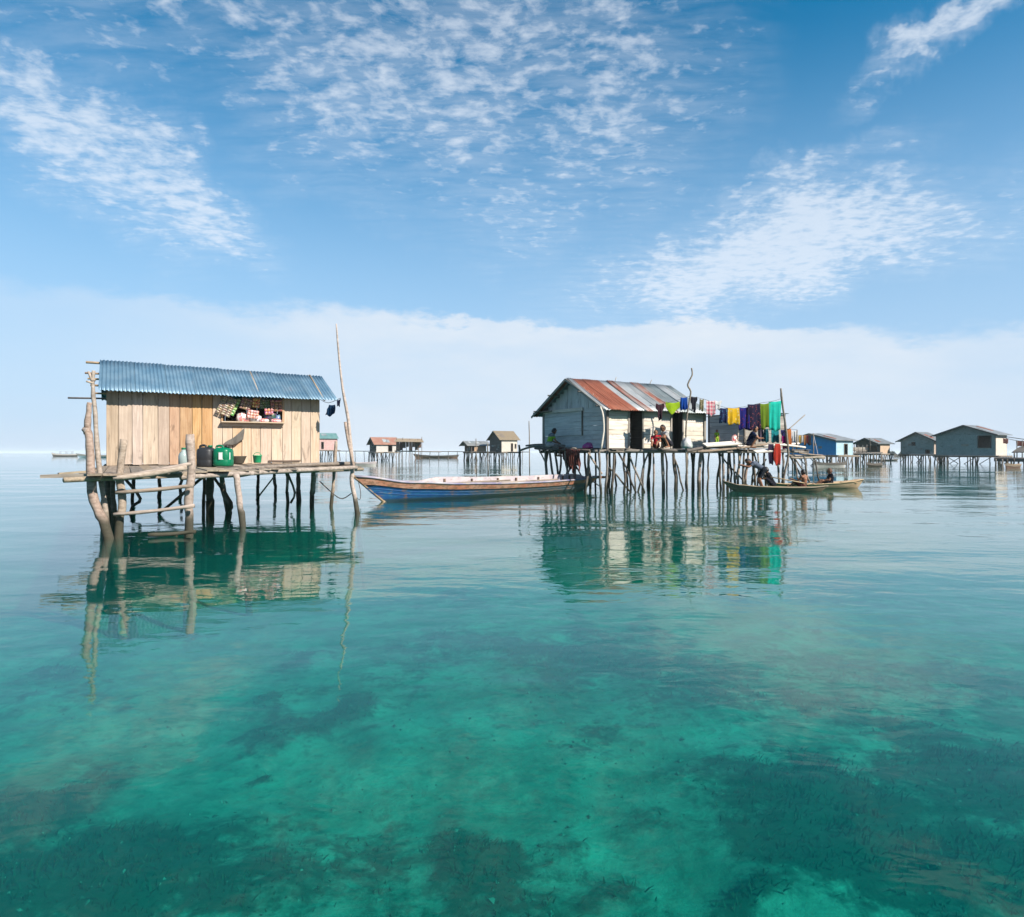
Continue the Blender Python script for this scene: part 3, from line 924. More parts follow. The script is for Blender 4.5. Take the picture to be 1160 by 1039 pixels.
bo = root('water_bottle', at(208, 528.5, 10.5), 'cloudy pale plastic bottle beside the ladder post', 'bottle')
v, f = lathe([(.10, 0), (.115, .02), (.115, .24), (.10, .30), (.05, .36), (.045, .40)], 14)
place('body', mesh('bottle_body', v, f, True), M['clearplastic'], Matrix.Translation(at(208, 528.5, 10.5)), bo)
v, f = lathe([(.05, .40), (.05, .44), (.045, .445)], 10)
place('cap', mesh('bottle_cap', v, f, True), M['greenplastic'], Matrix.Translation(at(208, 528.5, 10.5)), bo)
bs = root('basin', at(268, 525.5, 11.4), 'dull brown basin standing behind the green jerrycan', 'basin')
v, f = lathe([(.14, 0), (.17, .02), (.24, .19), (.25, .20), (.235, .20), (.16, .03), (.02, .02)], 18)
place('bowl', mesh('basin_bowl', v, f, True), paint('basin_brown', (0.20, 0.17, 0.13)), Matrix.Translation(at(268, 525.5, 11.4)), bs)
cloth_obj('fishing_net', H1.p(1.98, -.10, 1.36), H1.p(2.42, -.07, 1.50), .36, cloth('net_cloth', (0.30, 0.28, 0.25), trans=.4), 'grey triangular piece of net hung on the board wall', 'net',
          profile=[(.96, 1.0), (.6, 1.0), (.2, .97), (-.05, .95)], amp=.02, folds=2)


def packet_strip(name, top, wdt, drop, cols, rows, mat, label, tilt=0.0, nrm=None, cat='snack packets'):
    """strip of small pillow packets hung in the window"""
    nrm = nrm or -H1.v
    rt = H1.u
    V, F = [], []
    cw, ch = wdt / cols, drop / rows
    for r_ in range(rows):
        for c_ in range(cols):
            b0 = len(V)
            x0 = (c_ - cols / 2) * cw; z0 = -(r_ + 1) * ch
            for j in range(4):
                for i in range(4):
                    d = .022 * (1 if 0 < i < 3 and 0 < j < 3 else 0.05)
                    V.append((x0 + cw * (.04 + .92 * i / 3), d, z0 + ch * (.04 + .92 * j / 3)))
            for j in range(4):
                for i in range(4):
                    d = .022 * (1 if 0 < i < 3 and 0 < j < 3 else 0.05)
                    V.append((x0 + cw * (.04 + .92 * i / 3), -d, z0 + ch * (.04 + .92 * j / 3)))
            for j in range(3):
                for i in range(3):
                    a = b0 + j * 4 + i
                    F.append((a, a + 1, a + 5, a + 4)); a += 16; F.append((a, a + 4, a + 5, a + 1))
    m = Matrix((rt, nrm, UP)).transposed().to_4x4() @ Matrix.Rotation(tilt, 4, 'Y')
    m.translation = top
    o = place(name, mesh(name, V, F, True), mat, m)
    return tag(o, label, cat)


def packmat(name, c1, c2, scale=11.0):
    m, g = material(name)
    out = g.n('ShaderNodeOutputMaterial')
    tc = g.n('ShaderNodeTexCoord').outputs['Object']
    n = g.noise(tc, scale * 1.5, 3, 0.6)
    vo = g.n('ShaderNodeTexVoronoi', i={'Vector': tc, 'Scale': scale}).outputs['Color']
    c = g.mix(g.ss(n, 0.45, 0.55), c1, c2)
    c = g.mix(0.08, c, vo)
    c = g.v('SCALE', c, s=0.7)
    b = g.n('ShaderNodeBsdfPrincipled', i={'Base Color': c, 'Roughness': 0.35})
    g.t.links.new(b.outputs[0], out.inputs[0])
    return m


packet_strip('packet_strip', H1.p(2.16, -.10, 2.13), .42, .60, 3, 9, packmat('packets_cream', (.40, .31, .19), (.14, .08, .05), 20.0), 'slanting sheet of cream packets hung at the left jamb of the shop window', .42)
packet_strip('packet_strip', H1.p(2.33, -.03, 2.10), .12, .56, 1, 6, packmat('packets_green', (.10, .32, .06), (.35, .50, .15)), 'green edged strip of packets hanging beside the cream sheet', .42)
packet_strip('packet_strip', H1.p(2.49, -.05, 2.12), .32, .36, 4, 4, packmat('packets_brown', (.22, .10, .06), (.40, .24, .16)), 'strip of dark brown packets under the shop window head', .30)
packet_strip('packet_strip', H1.p(2.60, -.04, 1.88), .34, .26, 4, 3, packmat('packets_pink', (.62, .16, .10), (.70, .52, .48)), 'strip of pink and red packets below the brown packets', .12)
packet_strip('packet_strip', H1.p(2.82, .02, 2.12), .34, .30, 4, 4, packmat('packets_leaf', (.05, .14, .05), (.22, .26, .14)), 'strip of dark green packets in the middle of the shop window', -.1)
packet_strip('packet_strip', H1.p(3.05, -.03, 2.12), .36, .38, 3, 4, packmat('packets_rust', (.40, .15, .07), (.24, .08, .05)), 'rusty brown packets hung at the right jamb of the shop window', -.05)
packet_strip('packet_strip', H1.p(2.66, -.05, 2.13), .22, .30, 3, 3, packmat('packets_red', (.70, .06, .05), (.70, .50, .10), 14.0), 'short strip of red and yellow packets under the window head', .1)
packet_strip('packet_strip', H1.p(2.90, -.04, 1.93), .26, .20, 3, 2, packmat('packets_violet', (.35, .06, .25), (.75, .30, .10), 14.0), 'short strip of violet and orange packets above the black bag', -.08)
for (t, wdt, hh, c1, c2, lab) in ((2.42, .42, .19, (.75, .66, .62), (.72, .20, .18), 'white and pink soft pack lying on the shop counter'),
                                  (2.66, .36, .16, (.80, .76, .74), (.72, .68, .70), 'plain white soft pack on the shop counter'),
                                  (2.80, .30, .07, (.70, .10, .10), (.78, .66, .64), 'red and white packet row along the counter edge'),
                                  (2.95, .40, .26, (.012, .012, .016), (.03, .03, .05), 'black bag standing on the shop counter'),
                                  (3.10, .18, .17, (.04, .10, .28), (.20, .30, .45), 'small blue pack beside the black bag'),
                                  (3.04, .34, .07, (.65, .06, .08), (.80, .55, .55), 'red packet row in front of the black bag')):
    front = hh < .1
    hh *= 1.5
    pos = H1.p(t, (-.09 if front else .08), 1.636)
    V, F = [], []
    NX, NY, NZ = 7, 5, 5
    v, f = lathe([(.30, 0), (.46, .06), (.5, .4), (.46, .75), (.30, .95), (.08, 1.0)], 16, .6)
    rnd = random.Random(int(t * 100))
    v = [(x * wdt * (1 + rnd.uniform(-.08, .08)), y * (.12 if front else .22) * (1 + rnd.uniform(-.08, .08)), z * hh * (1 + rnd.uniform(-.12, .12))) for x, y, z in v]
    m = Matrix((H1.u, H1.v, UP)).transposed().to_4x4(); m.translation = pos
    tag(place('goods_pack', mesh('goods_pack', v, f, True), packmat('pack_' + str(t), c1, c2), m), lab, 'goods')

ln = H1
cl = root('eave_line', at(384, 452, 14.3), 'thin line strung under the blue eave with two dark rags', 'line')
pole('cord', [at(362, 452, 14.35), at(372, 456.5, 14.3), at(386, 451, 14.1)], .009, M['rope'], cl, 0, 5, 3)
cloth_obj('hanging_cloth', at(371.5, 458, 14.25), at(380.5, 458, 14.2), .36, cloth('navy_rag', (.012, .05, .12), trans=.1), 'dark blue shorts hanging below the right corner of the blue roof', 'laundry',
          profile=[(.15, .9), (.05, .98), (-.1, .95), (-.22, .8), (-.3, .35)], amp=.02)
cloth_obj('hanging_cloth', at(381.5, 453, 14.1), at(386, 451.5, 14.1), .20, cloth('dark_rag', (.02, .025, .06), trans=.1), 'small dark rag at the very tip of the blue eave', 'laundry', amp=.02, profile=[(0, 1), (0, .9), (.0, .8)])

# ------------------------------------------------------------------ boats
def hull_point(s, v, B):
    """point on the hull: s 0 bow .. 1 stern, v 0 keel .. 1 sheer, in boat axes (x along, y port, z up)"""
    L = B['L']
    xk = B['rb'] + (L - B['rb'] - B['rs']) * s
    xg = L * s
    q = v ** 0.8
    x = xk * (1 - q) + xg * q
    sh = B['sheer']; k = s * (len(sh) - 1); i = min(int(k), len(sh) - 2); w = k - i
    w = w * w * (3 - 2 * w)
    zg = sh[i] * (1 - w) + sh[i + 1] * w
    zk = B['keel'] + (B.get('rise', 0.0)) * (abs(s - 0.5) * 2) ** 3
    hb = B['beam'] / 2 * max(0.0, (1 - abs(2 * s - B.get('mid', 1.0)) ** B.get('pw', 2.6))) ** 0.85
    if s > .999 or s < .001: hb = max(hb, 0.0) + B.get('tip', 0.015)
    else: hb = hb + B.get('tip', 0.015)
    if B.get('transom') and s > 0.5:
        hb = max(hb, B['beam'] / 2 * B['transom'] * (s - .5) * 2)
    y = hb * (0.10 + 0.90 * v ** 0.55)
    return x, y, zk + (zg - zk) * v


def hull_shell(B, v0, v1, inset=0.0, ns=36, nv=5, thick=0.03):
    V, F = [], []
    for side in (1, -1):
        for lay in (0, 1):
            b0 = len(V)
            for i in range(ns + 1):
                s = i / ns
                for j in range(nv + 1):
                    v = v0 + (v1 - v0) * j / nv
                    x, y, z = hull_point(s, v, B)
                    y = max(0.0, y - inset - (thick if lay else 0))
                    V.append((x, y * side, z + (0.01 if lay else 0)))
            for i in range(ns):
                for j in range(nv):
                    a = b0 + i * (nv + 1) + j
                    q = (a, a + nv + 1, a + nv + 2, a + 1)
                    F.append(q if (side > 0) == (lay == 0) else q[::-1])
        n = (ns + 1) * (nv + 1)
        b1 = len(V) - n; b0 = b1 - n
        for i in range(ns):
            a = i * (nv + 1) + nv
            F.append((b0 + a, b0 + a + nv + 1, b1 + a + nv + 1, b1 + a))
    return V, F


def boat(name, bow, stern, B, label, cat='boat', group=None, bands=(), rail=None, thwarts=(), ribs=0, thw_mat=None, floor=None, rail_r=0.03, inner=None):
    d = stern - bow; d.z = 0
    B['L'] = d.length
    mw = frame(Vector((bow.x, bow.y, 0)), d, UP)
    o = root(name, mw.translation, label, cat, group)
    for (nm, v0, v1, mt, ins) in bands:
        v, f = hull_shell(B, v0, v1, ins)
        place(nm, mesh(nm, v, f, True), mt, mw, o)
    if inner:
        v, f = hull_shell(B, 0.15, 0.97, 0.045, thick=0.012)
        place('inner_lining', mesh('inner_lining', v, f, True), inner, mw, o)
    if rail:
        for side in (1, -1):
            pts = []
            for i in range(41):
                x, y, z = hull_point(i / 40, 1.0, B)
                pts.append((x, y * side, z + rail_r * .4))
            v, f = tube_geo(pts, rail_r, 6, 0.06, 1)
            place('gunwale', mesh('gunwale', v, f, True), rail, mw, o)
    for (s, vv, w) in thwarts:
        x, y, z = hull_point(s, vv, B)
        v, f = box_geo((x, 0, z), w, 2 * y - .05, .03)
        place('thwart', mesh('thwart', v, f), thw_mat, mw, o)
    for k in range(ribs):
        s = .12 + .78 * k / max(1, ribs - 1)
        for side in (1, -1):
            pts = []
            for vv in (.2, .45, .7, .9, 1.06):
                x, y, z = hull_point(s, min(vv, 1.0), B)
                pts.append((x, side * (y - .06), z + (.07 if vv > 1 else 0)))
            v, f = tube_geo(pts, .028, 6, 0.0, 1)
            place('rib', mesh('rib', v, f, True), thw_mat, mw, o)
    if floor:
        V, F = [], []
        n = 24
        for i in range(n + 1):
            x, y, z = hull_point(.08 + .84 * i / n, .22, B)
            V += [(x, -y + .03, z), (x, y - .03, z), (x, -y + .03, z - .02), (x, y - .03, z - .02)]
        for i in range(n):
            a = 4 * i
            F += [(a, a + 4, a + 5, a + 1), (a + 2, a + 3, a + 7, a + 6)]
        place('floor_boards', mesh('floor_boards', V, F), floor, mw, o)
    return o, mw


def blue_boat():
    d = Vector((6.45, 5.8, 0)).normalized()
    bow = Vector((-3.9, 20.6, 0)) - d * 1.05
    stern = Vector((2.55, 26.4, 0)) + d * 1.30
    B = dict(beam=1.15, rb=1.05, rs=1.1, keel=-.16, sheer=[.78, .56, .47, .43, .42, .44, .52], pw=2.4, tip=.03, rise=.10)
    o, mw = boat('longboat', bow, stern, B, 'long wooden boat, blue at the bow with a salmon upper plank', 'boat',
                 bands=(('hull', 0.0, .74, None, 0), ('upper_plank', .72, .97, M['boatorange'], -.018)), rail=M['boatpurple'],
                 inner=M['boatwhite'], thw_mat=M['boatgrey'], floor=M['boattan'], rail_r=.035)
    hull = [c for c in o.children if c.name.startswith('hull')][0]
    # two paints on the lower hull: blue forward, grey aft, meeting in a ragged wear line
    m, g = material('hull_paint')
    out = g.n('ShaderNodeOutputMaterial')
    tc = g.n('ShaderNodeTexCoord').outputs['Object']
    x = g.sep(tc)[0]
    n = g.noise(tc, 2.0, 5, .65); n2 = g.noise(g.v('MULTIPLY', tc, (1.0, 1.0, 4.0)), 5.0, 5, .7)
    blue = g.mix(g.ss(n2, .45, .70), (0.006, 0.060, 0.19), (0.02, 0.13, 0.22))
    blue = g.mix(g.ss(g.m('MULTIPLY', g.m('ADD', n, n2), .5), .54, .62, 0, .75), blue, (0.17, 0.075, 0.04))
    grey = g.mix(g.ss(n2, .42, .66), (0.05, 0.09, 0.11), (0.17, 0.11, 0.08))
    c = g.mix(g.ss(g.m('ADD', x, g.m('MULTIPLY', g.m('SUBTRACT', n, .5), 3.0)), 3.0, 5.6), blue, grey)
    z = g.sep(tc)[2]
    c = g.mix(g.ss(z, .03, .12, .8, 0), c, (0.02, 0.035, 0.03))
    b = g.n('ShaderNodeBsdfPrincipled', i={'Base Color': c, 'Roughness': .5})
    g.t.links.new(b.outputs[0], out.inputs[0])
    hull.data.materials.clear(); hull.data.materials.append(m)
    # stem post and stern board
    x0, _, z0 = hull_point(0, 1, B); x1, _, z1 = hull_point(0, 0, B)
    v, f = tube_geo([(x0 - .06, 0, z0 + .03), ((x0 + x1) / 2, 0, (z0 + z1) / 2), (x1, 0, z1)], .045, 6, 0, 3)
    place('stem_post', mesh('stem_post', v, f, True), M['boattan'], mw, o)
    x0, _, z0 = hull_point(1, 1, B)
    v, f = box_geo((x0 + .10, 0, z0 - .02), .5, .34, .09)
    place('stern_board', mesh('stern_board', v, f), M['boatorange'], mw, o)
    # fore deck of bare wood
    V, F = [], []
    n = 12
    for i in range(n + 1):
        x, y, z = hull_point(.0 + .20 * i / n, 1.0, B)
        V += [(x, -y, z + .02), (x, 0, z + .05), (x, y, z + .02)]
    for i in range(n):
        a = 3 * i
        F += [(a, a + 3, a + 4, a + 1), (a + 1, a + 4, a + 5, a + 2)]
    place('fore_deck', mesh('fore_deck', V, F, True), M['boattan'], mw, o)
    # raised white wash board along the far side with dark rib heads, and thwarts
    V, F = [], []
    n = 30
    for lay in (0, 1):
        for i in range(n + 1):
            s = .20 + .74 * i / n
            x, y, z = hull_point(s, 1.0, B)
            hgt = .23 * min(1.0, (s - .20) / .10, (.96 - s) / .06)
            for j in (0, 1):
                V.append((x, (y - .05) - .02 * lay, z - .02 + max(hgt, .02) * j))
    m_ = 2 * (n + 1)
    for lay in (0, 1):
        for i in range(n):
            a = lay * m_ + 2 * i
            q = (a, a + 2, a + 3, a + 1); F.append(q if lay else q[::-1])
    for i in range(n):
        a = 2 * i + 1; F.append((a, a + 2, m_ + a + 2, m_ + a))
    place('wash_board', mesh('wash_board', V, F), M['boatwhite'], mw, o)
    for k, s in enumerate((.33, .44, .55, .63, .73, .84, .87)):
        x, y, z = hull_point(s, 1.0, B)
        v, f = box_geo((x, y - .10, z + .04), .06, .05, .22)
        place('rib_head', mesh('rib_head', v, f), M['brown'], mw, o)
        v, f = box_geo((x, 0, z - .05), .14, 2 * y - .12, .03)
        place('thwart', mesh('thwart', v, f), M['boatwhite'], mw, o)
    v, f = tube_geo([hull_point(.01, 1, B), (.10, -.15, .35), (.02, -.25, .12), (-.15, -.3, .25), (-.35, -.4, .62)], .012, 5, 0, 4)
    place('mooring_rope', mesh('mooring_rope', v, f, True), M['rope'], mw, o)
    # seams of the planking, gear lying in the boat
    for vv in (.42, .58):
        for side in (1, -1):
            pts = []
            for i in range(31):
                x, y, z = hull_point(i / 30, vv, B); pts.append((x, (y + .004) * side, z))
            v, f = tube_geo(pts, .007, 5, 0.1, 1)
            place('seam_batten', mesh('seam_batten', v, f, True), hull.data.materials[0], mw, o)
    for (x0, y0, x1, y1, zz) in ((2.2, .1, 6.4, .22, .47), (2.8, -.12, 5.6, .05, .46), (5.2, -.2, 8.6, -.05, .45)):
        v, f = tube_geo(crooked(Vector((x0, y0, zz)), Vector((x1, y1, zz + .03)), 4, .03), .028, 7, .08, 2)
        place('boat_pole', mesh('boat_pole', v, f, True), M['deck'], mw, o)
    # engine shaft at the stern
    x0, _, z0 = hull_point(1, .9, B)
    v, f = tube_geo([(x0 - .75, .1, .46), (x0 - .3, .05, .40), (x0 + .15, 0, .14)], [.05, .035, .02], 8, 0, 2)
    place('rudder_shaft', mesh('rudder_shaft', v, f, True), M['blackplastic'], mw, o)


blue_boat()

cb, cs = at(819, 546, 17.6), at(938, 553.5, 17.3)
CAN1 = dict(beam=.55, rb=.45, rs=.35, keel=-.10, sheer=[.36, .22, .17, .15, .14, .15, .20], pw=2.6, tip=.02, rise=.05)
boat('dugout_canoe', Vector((cb.x, cb.y, 0)), Vector((cs.x, cs.y, 0)), CAN1, 'narrow dark weathered dugout canoe lying along the laundry platform', 'canoe', 'dugout canoes',
     bands=(('hull', 0, 1.0, M['canoedark'], 0),), rail=M['boattan'], thwarts=((.2, .9, .14), (.8, .9, .14)), thw_mat=M['boattan'], floor=M['canoedark'], rail_r=.018)
cb, cs = at(868, 545, 18.5), at(977, 545, 18.9)
CAN2 = dict(beam=.62, rb=.35, rs=.30, keel=-.10, sheer=[.26, .20, .18, .19, .22, .27, .36], pw=3.2, tip=.06, rise=.05)
boat('dugout_canoe', Vector((cb.x, cb.y, 0)), Vector((cs.x, cs.y, 0)), CAN2, 'pale bare timber canoe with a high blunt end, behind the dark canoe', 'canoe', 'dugout canoes',
     bands=(('hull', 0, 1.0, M['canoelight'], 0),), rail=M['canoelight'], thwarts=((.25, .9, .14), (.5, .9, .12), (.86, .93, .5)), thw_mat=M['canoelight'], floor=M['boattan'], rail_r=.02)
pd = root('paddle', at(872, 541, 17.9), 'long wooden paddle laid across the two canoes', 'paddle')
pole('shaft', [at(873, 540.5, 17.7), at(893, 544, 17.7), at(912, 547.5, 17.7)], .022, M['boattan'], pd, .03, 6, 1)
v, f = lathe([(.02, 0), (.07, .08), (.085, .25), (.06, .42), (.01, .46)], 10)
place('blade', mesh('paddle_blade', [(x, y * .18, z) for x, y, z in v], f, True), M['boattan'], frame(at(912, 547.5, 17.7), Vector((0, 1, 0)), Vector((1, .0, -.12))), pd)

FB = [
    ('motor_boat', 58, 89, 513.5, 517.3, 90, 'dark motor boat with a canopy and pale upper plank far out on open water', M['darkpost'], M['whitewall'], True),
    ('open_boat', 86, 150, 514.5, 518.6, 84, 'pale open boat behind the bent post of the shop hut', M['palebluewall'], M['whitewall'], False),
    ('open_boat', 378, 427, 523, 527.6, 50, 'white sharp bowed canoe tied behind the tall crooked pole', M['whitewall'], M['boatwhite'], False),
    ('open_boat', 468, 520, 515, 519.2, 78, 'long dark narrow canoe beside the far thatched huts', M['brown'], M['farwood'], False),
    ('open_boat', 984, 1017, 520.5, 522.2, 75, 'long low thin canoe behind the dark open hut', M['farwood'], M['farwood'], False),
    ('open_boat', 982, 999, 524.5, 528.8, 46, 'dark small boat in front of the dark open hut', M['darkpost'], M['farwood'], False),
    ('open_boat', 921, 958, 523.5, 529.0, 44, 'pale small boat with a dark stern behind the canoes', M['whitewall'], M['farwood'], False),
    ('open_boat', 1139, 1156, 525.5, 530.2, 44, 'small brown boat under the walkway of the large green hut', M['brown'], M['boattan'], False),
    ('open_boat', 1012, 1026, 514.5, 517.5, 120, 'tiny dark boat on open water beyond the green huts', M['farwood'], M['farwood'], False),
]
for (nm, x0, x1, yt, yb, z, lab, mh, mr, canopy) in FB:
    z = FPX / (yb - HOR)
    a = at(x0, yb, z); b = at(x1, yb, z * 1.03)
    top = (yb - yt) / FPX * z * S
    top = max(.25, min(top, 1.6))
    B = dict(beam=max(.6, (b - a).length * .16), rb=(b - a).length * .08, rs=(b - a).length * .05, keel=-.15, sheer=[top * 1.15, top * .85, top * .7, top * .7, top * .75, top * .9], pw=2.8, tip=.05)
    o, mw = boat(nm, Vector((a.x, a.y, 0)), Vector((b.x, b.y, 0)), B, lab, 'boat', 'boats lying farther off', bands=(('hull', 0, .62, mh, 0), ('upper_plank', .6, 1.0, mr, -.02)), rail=mr, thw_mat=mr, thwarts=((.3, .9, .2), (.6, .9, .2)), rail_r=.03, floor=mr)
    if canopy:
        L = B['L']
        v, f = box_geo((L * .55, 0, top * 1.5), L * .5, B['beam'] * .8, .08)
        place('canopy', mesh('canopy', v, f), M['farroof'], mw, o)
        for sx_ in (.33, .55, .77):
            for sy_ in (-1, 1):
                v, f = tube_geo([(L * sx_, sy_ * B['beam'] * .35, top * .6), (L * sx_, sy_ * B['beam'] * .35, top * 1.5)], .05, 6)
                place('canopy_post', mesh('canopy_post', v, f), M['farwood'], mw, o)

# ------------------------------------------------------------------ the grey board house with the laundry platform
def board_house():
    H = Site(2.43, 17.0)
    ho = root('stilt_house', H.p(1.7, 0, 0), 'weathered board house on stilts with a patched red and grey corrugated roof', 'house', 'stilt huts standing in the sea')
    nf = -H.v; ng = -H.u
    bot, top, ridge, D, T = 1.115, 2.19, 2.99, 2.90, 3.424
    # front wall: horizontal boards between openings
    rows = 9
    hh = (top - bot) / rows
    for (t0, t1) in ((0.0, .697), (1.179, 2.186), (2.612, T)):
        for k in range(rows):
            z = bot + (k + .5) * hh
            plank('wall_board', H.p(t0, random.uniform(-.008, .008), z), H.p(t1 + random.uniform(-.01, .01), random.uniform(-.008, .008), z), hh * S - .008, .022, nf, M['pale'], ho, .005)  # sunlit side takes the lighter, warmer copy of the board colour
    for (t0, t1) in ((.697, 1.179), (2.186, 2.612)):
        for tt in (t0, t1):
            plank('door_post', H.p(tt, -.012, bot), H.p(tt, -.012, top - .05), .07, .05, nf, M['grey'], ho)
        plank('lintel', H.p(t0 - .03, -.02, top - .03), H.p(t1 + .03, -.02, top - .03), .08, .05, nf, M['grey'], ho)
    dr = plank('open_door', H.p(1.19, .05, bot + .5), H.p(1.22, .50, bot + .5), 1.45, .03, H.u, M['darkpost'], ho)  # near-black leaf: the dark of the doorway put into its colour
    # gable wall: horizontal boards below a tie beam, upright boards above
    for k in range(rows):
        z = bot + (k + .5) * hh
        if k < 3:
            plank('wall_board', H.p(random.uniform(-.008, .008), -.0, z), H.p(0, D, z), hh * S - .008, .022, ng, M['shadegrey'], ho, .005)
        else:
            plank('wall_board', H.p(random.uniform(-.008, .008), 0, z), H.p(0, 1.02, z), hh * S - .008, .022, ng, M['shadegrey'], ho, .005)
    for k in range(4):
        z = bot + (3 + 1.5 * (k + .5)) * hh
        plank('shutter_board', H.p(-.022, 1.05, z), H.p(-.022, D - .03, z), hh * 1.5 * S - .006, .02, ng, M['shadegrey'], ho, .003)
    plank('shutter_post', H.p(-.03, 1.04, bot + 2.9 * hh), H.p(-.03, 1.04, top), .05, .04, ng, M['farwood'], ho)
    plank('tie_beam', H.p(-.05, .98, top - .02), H.p(-.05, D, top - .02), .13, .05, ng, M['pale'], ho)
    n = 15
    for k in range(n):
        r0 = (k + .5) * D / n
        z1 = top + (ridge - top) * (1 - abs(r0 - D / 2) / (D / 2)) - .02
        plank('gable_board', H.p(random.uniform(-.01, .01), r0, top - .03), H.p(0, r0, z1), D / n * S - .008, .022, ng, M['shadegrey'], ho, .004)
        plank('gable_board', H.p(T, r0, bot), H.p(T, r0, z1), D / n * S - .008, .022, H.u, M['grey'], ho, .004)
    for k in range(rows):
        z = bot + (k + .5) * hh
        plank('wall_board', H.p(0, D, z), H.p(T, D, z), hh * S - .008, .022, H.v, M['grey'], ho, .005)
    for tt in (0, T):
        for rr in (0, D):
            plank('corner_post', H.p(tt - (.02 if tt == 0 else -.02), rr - (.02 if rr == 0 else -.02), bot - .05), H.p(tt - (.02 if tt == 0 else -.02), rr - (.02 if rr == 0 else -.02), top), .10, .08, nf, M['farwood'] if rr == 0 and tt == 0 else M['grey'], ho)
    # roof
    kinds = ['zinc', 'rusty', 'rusty', 'rusty', 'zinc', 'halfrust', 'zinc', 'zinc', 'halfrust', 'zincdark', 'zincdark', 'zinc', 'zincdark']
    t0, t1 = -.27, T + .12
    wds = [.14, .34, .32, .26, .28, .20, .34, .30, .28, .32, .30, .36, .32]
    k0 = (t1 - t0) / sum(wds); t = t0
    sl = (ridge - top) / (D / 2)
    for k, wd in enumerate(wds):
        wd *= k0
        sh = random.uniform(-.05, .03)
        e = H.p(t, -.22 + sh, top + .03 - sl * (.22 - sh)); up = H.p(t, D / 2 + random.uniform(-.02, .02), ridge + .03 + random.uniform(-.005, .02)) - e
        corrugated('roof_sheet', e, H.u, up, wd * S + .05, M[kinds[k]], ho, pitch=.12, amp=.020, rows=5, lift=.012 * (k % 2), sag=.02)
        e = H.p(t, D + .30 + sh, top + .03 - sl * .30); up = H.p(t, D / 2, ridge + .02) - e
        corrugated('roof_sheet', e, H.u, up, wd * S + .05, M['zincdark' if k % 3 else 'rusty'], ho, pitch=.105, amp=.014, rows=5, lift=.012 * (k % 2))
        t += wd
    for rr, hh_ in ((.02, top + .0), (.75, top + .41), (1.45, ridge - .06), (2.15, top + .41), (2.88, top + .0)):
        pole('purlin', [H.p(-.30 - random.uniform(0, .1), rr, hh_), H.p(T + .1, rr, hh_)], .03, M['farwood'], ho, .05, 6, 1)
    for s_ in (0, 1):
        plank('barge_board', H.p(-.285, -.2 if s_ == 0 else D + .28, top - .115 if s_ == 0 else top - .16), H.p(-.285, D / 2, ridge - .0), .09, .03, ng, M['grey'], ho)
    pole('eave_pole', [H.p(-.14, 3.3, top + -.02), H.p(-.1, 2.4, top + .0)], .03, M['grey'], ho)
    for (ta, tb) in ((2.6, 2.68), (1.3, 1.36)):
        pole('roof_stick', [H.p(ta, 1.3, ridge), H.p(tb, 1.3, ridge + .14)], .015, M['grey'], ho)
    # a slack cord post on the corner
    pole('leaning_stick', [at(681, 509, 16.4), at(684, 488, 16.5), at(683, 470, 16.6), at(680, 461, 16.7)], .035, M['pale'], ho)
    # platform
    dk = 1.09
    def dpt(t, r, h=dk): return H.p(t, r, h)
    for k in range(33):
        t = -.10 + k * .225
        fr_ = -.40 + random.uniform(-.07, .05) - (.25 if t > 3.6 else 0)
        bk_ = 3.0 if t < 3.5 else 2.0
        plank('deck_board', dpt(t, fr_), dpt(t, bk_), .30, .03, UP, M['farwood'], ho, .012)
    for (r0, a, b) in ((-.34, -.25, 3.7), (-.6, 3.3, 7.2), (.9, -.2, 7.2), (2.0, -.2, 7.2), (2.85, -.2, 3.6)):
        pole('deck_beam', [dpt(a, r0, dk - .06), dpt((a + b) / 2, r0, dk - .055), dpt(b, r0, dk - .06)], .06, M['midpost'], ho)
    pole('edge_log', [at(672, 511.5, 16.6), at(700, 510.5, 16.8), at(725, 511, 16.9), at(752, 510.5, 17.2)], .06, M['farwood'], ho)
    pole('edge_log', [at(745, 509, 17.1), at(775, 511, 17.2), at(800, 507, 17.6), at(835, 505.5, 18.1)], .06, M['midpost'], ho)
    pole('edge_log', [at(790, 512, 17.2), at(830, 508.5, 17.9), at(868, 503.5, 18.4)], .05, M['deck'], ho)
    pole('edge_log', [at(805, 504, 17.8), at(850, 506, 18.2), at(905, 502.5, 19)], .05, M['pale'], ho)
    pole('edge_log', [at(865, 506, 18.2), at(885, 504, 18.5), at(912, 507, 19)], .045, M['pale'], ho)
    plank('loose_board', at(798, 504.5, 17.5), at(838, 501.5, 18.0), .3, .05, Vector((0, -.5, 1)), M['pale'], ho)
    plank('loose_board', at(855, 512, 17.9), at(876, 510, 18.1), .2, .05, Vector((0, -.5, 1)), M['pale'], ho)
    # stilts
    def fz(px, r):
        a = (px - 580) / FPX
        # (2.43+.861t-.508r)/(17+.508t+.861r)=a
        t = (a * (17 + .861 * r) - 2.43 + .508 * r) / (.861 - .508 * a)
        return 17 + .508 * t + .861 * r
    front = [(678, 'midpost', .06), (688, 'midpost', .055), (696, 'darkpost', .07), (708, 'darkpost', .06), (722, 'post', .045), (729, 'midpost', .05), (740, 'post', .05),
             (751, 'post', .085), (763, 'darkpost', .07), (778, 'post', .045), (787, 'darkpost', .07), (795, 'post', .10), (804, 'midpost', .05), (814, 'darkpost', .06), (818, 'post', .07),
             (826, 'midpost', .07), (831, 'post', .06), (837, 'post', .07), (843, 'midpost', .07), (847, 'post', .07), (853, 'midpost', .06), (858, 'post', .05), (866, 'darkpost', .06), (880, 'midpost', .06), (886, 'midpost', .07)]
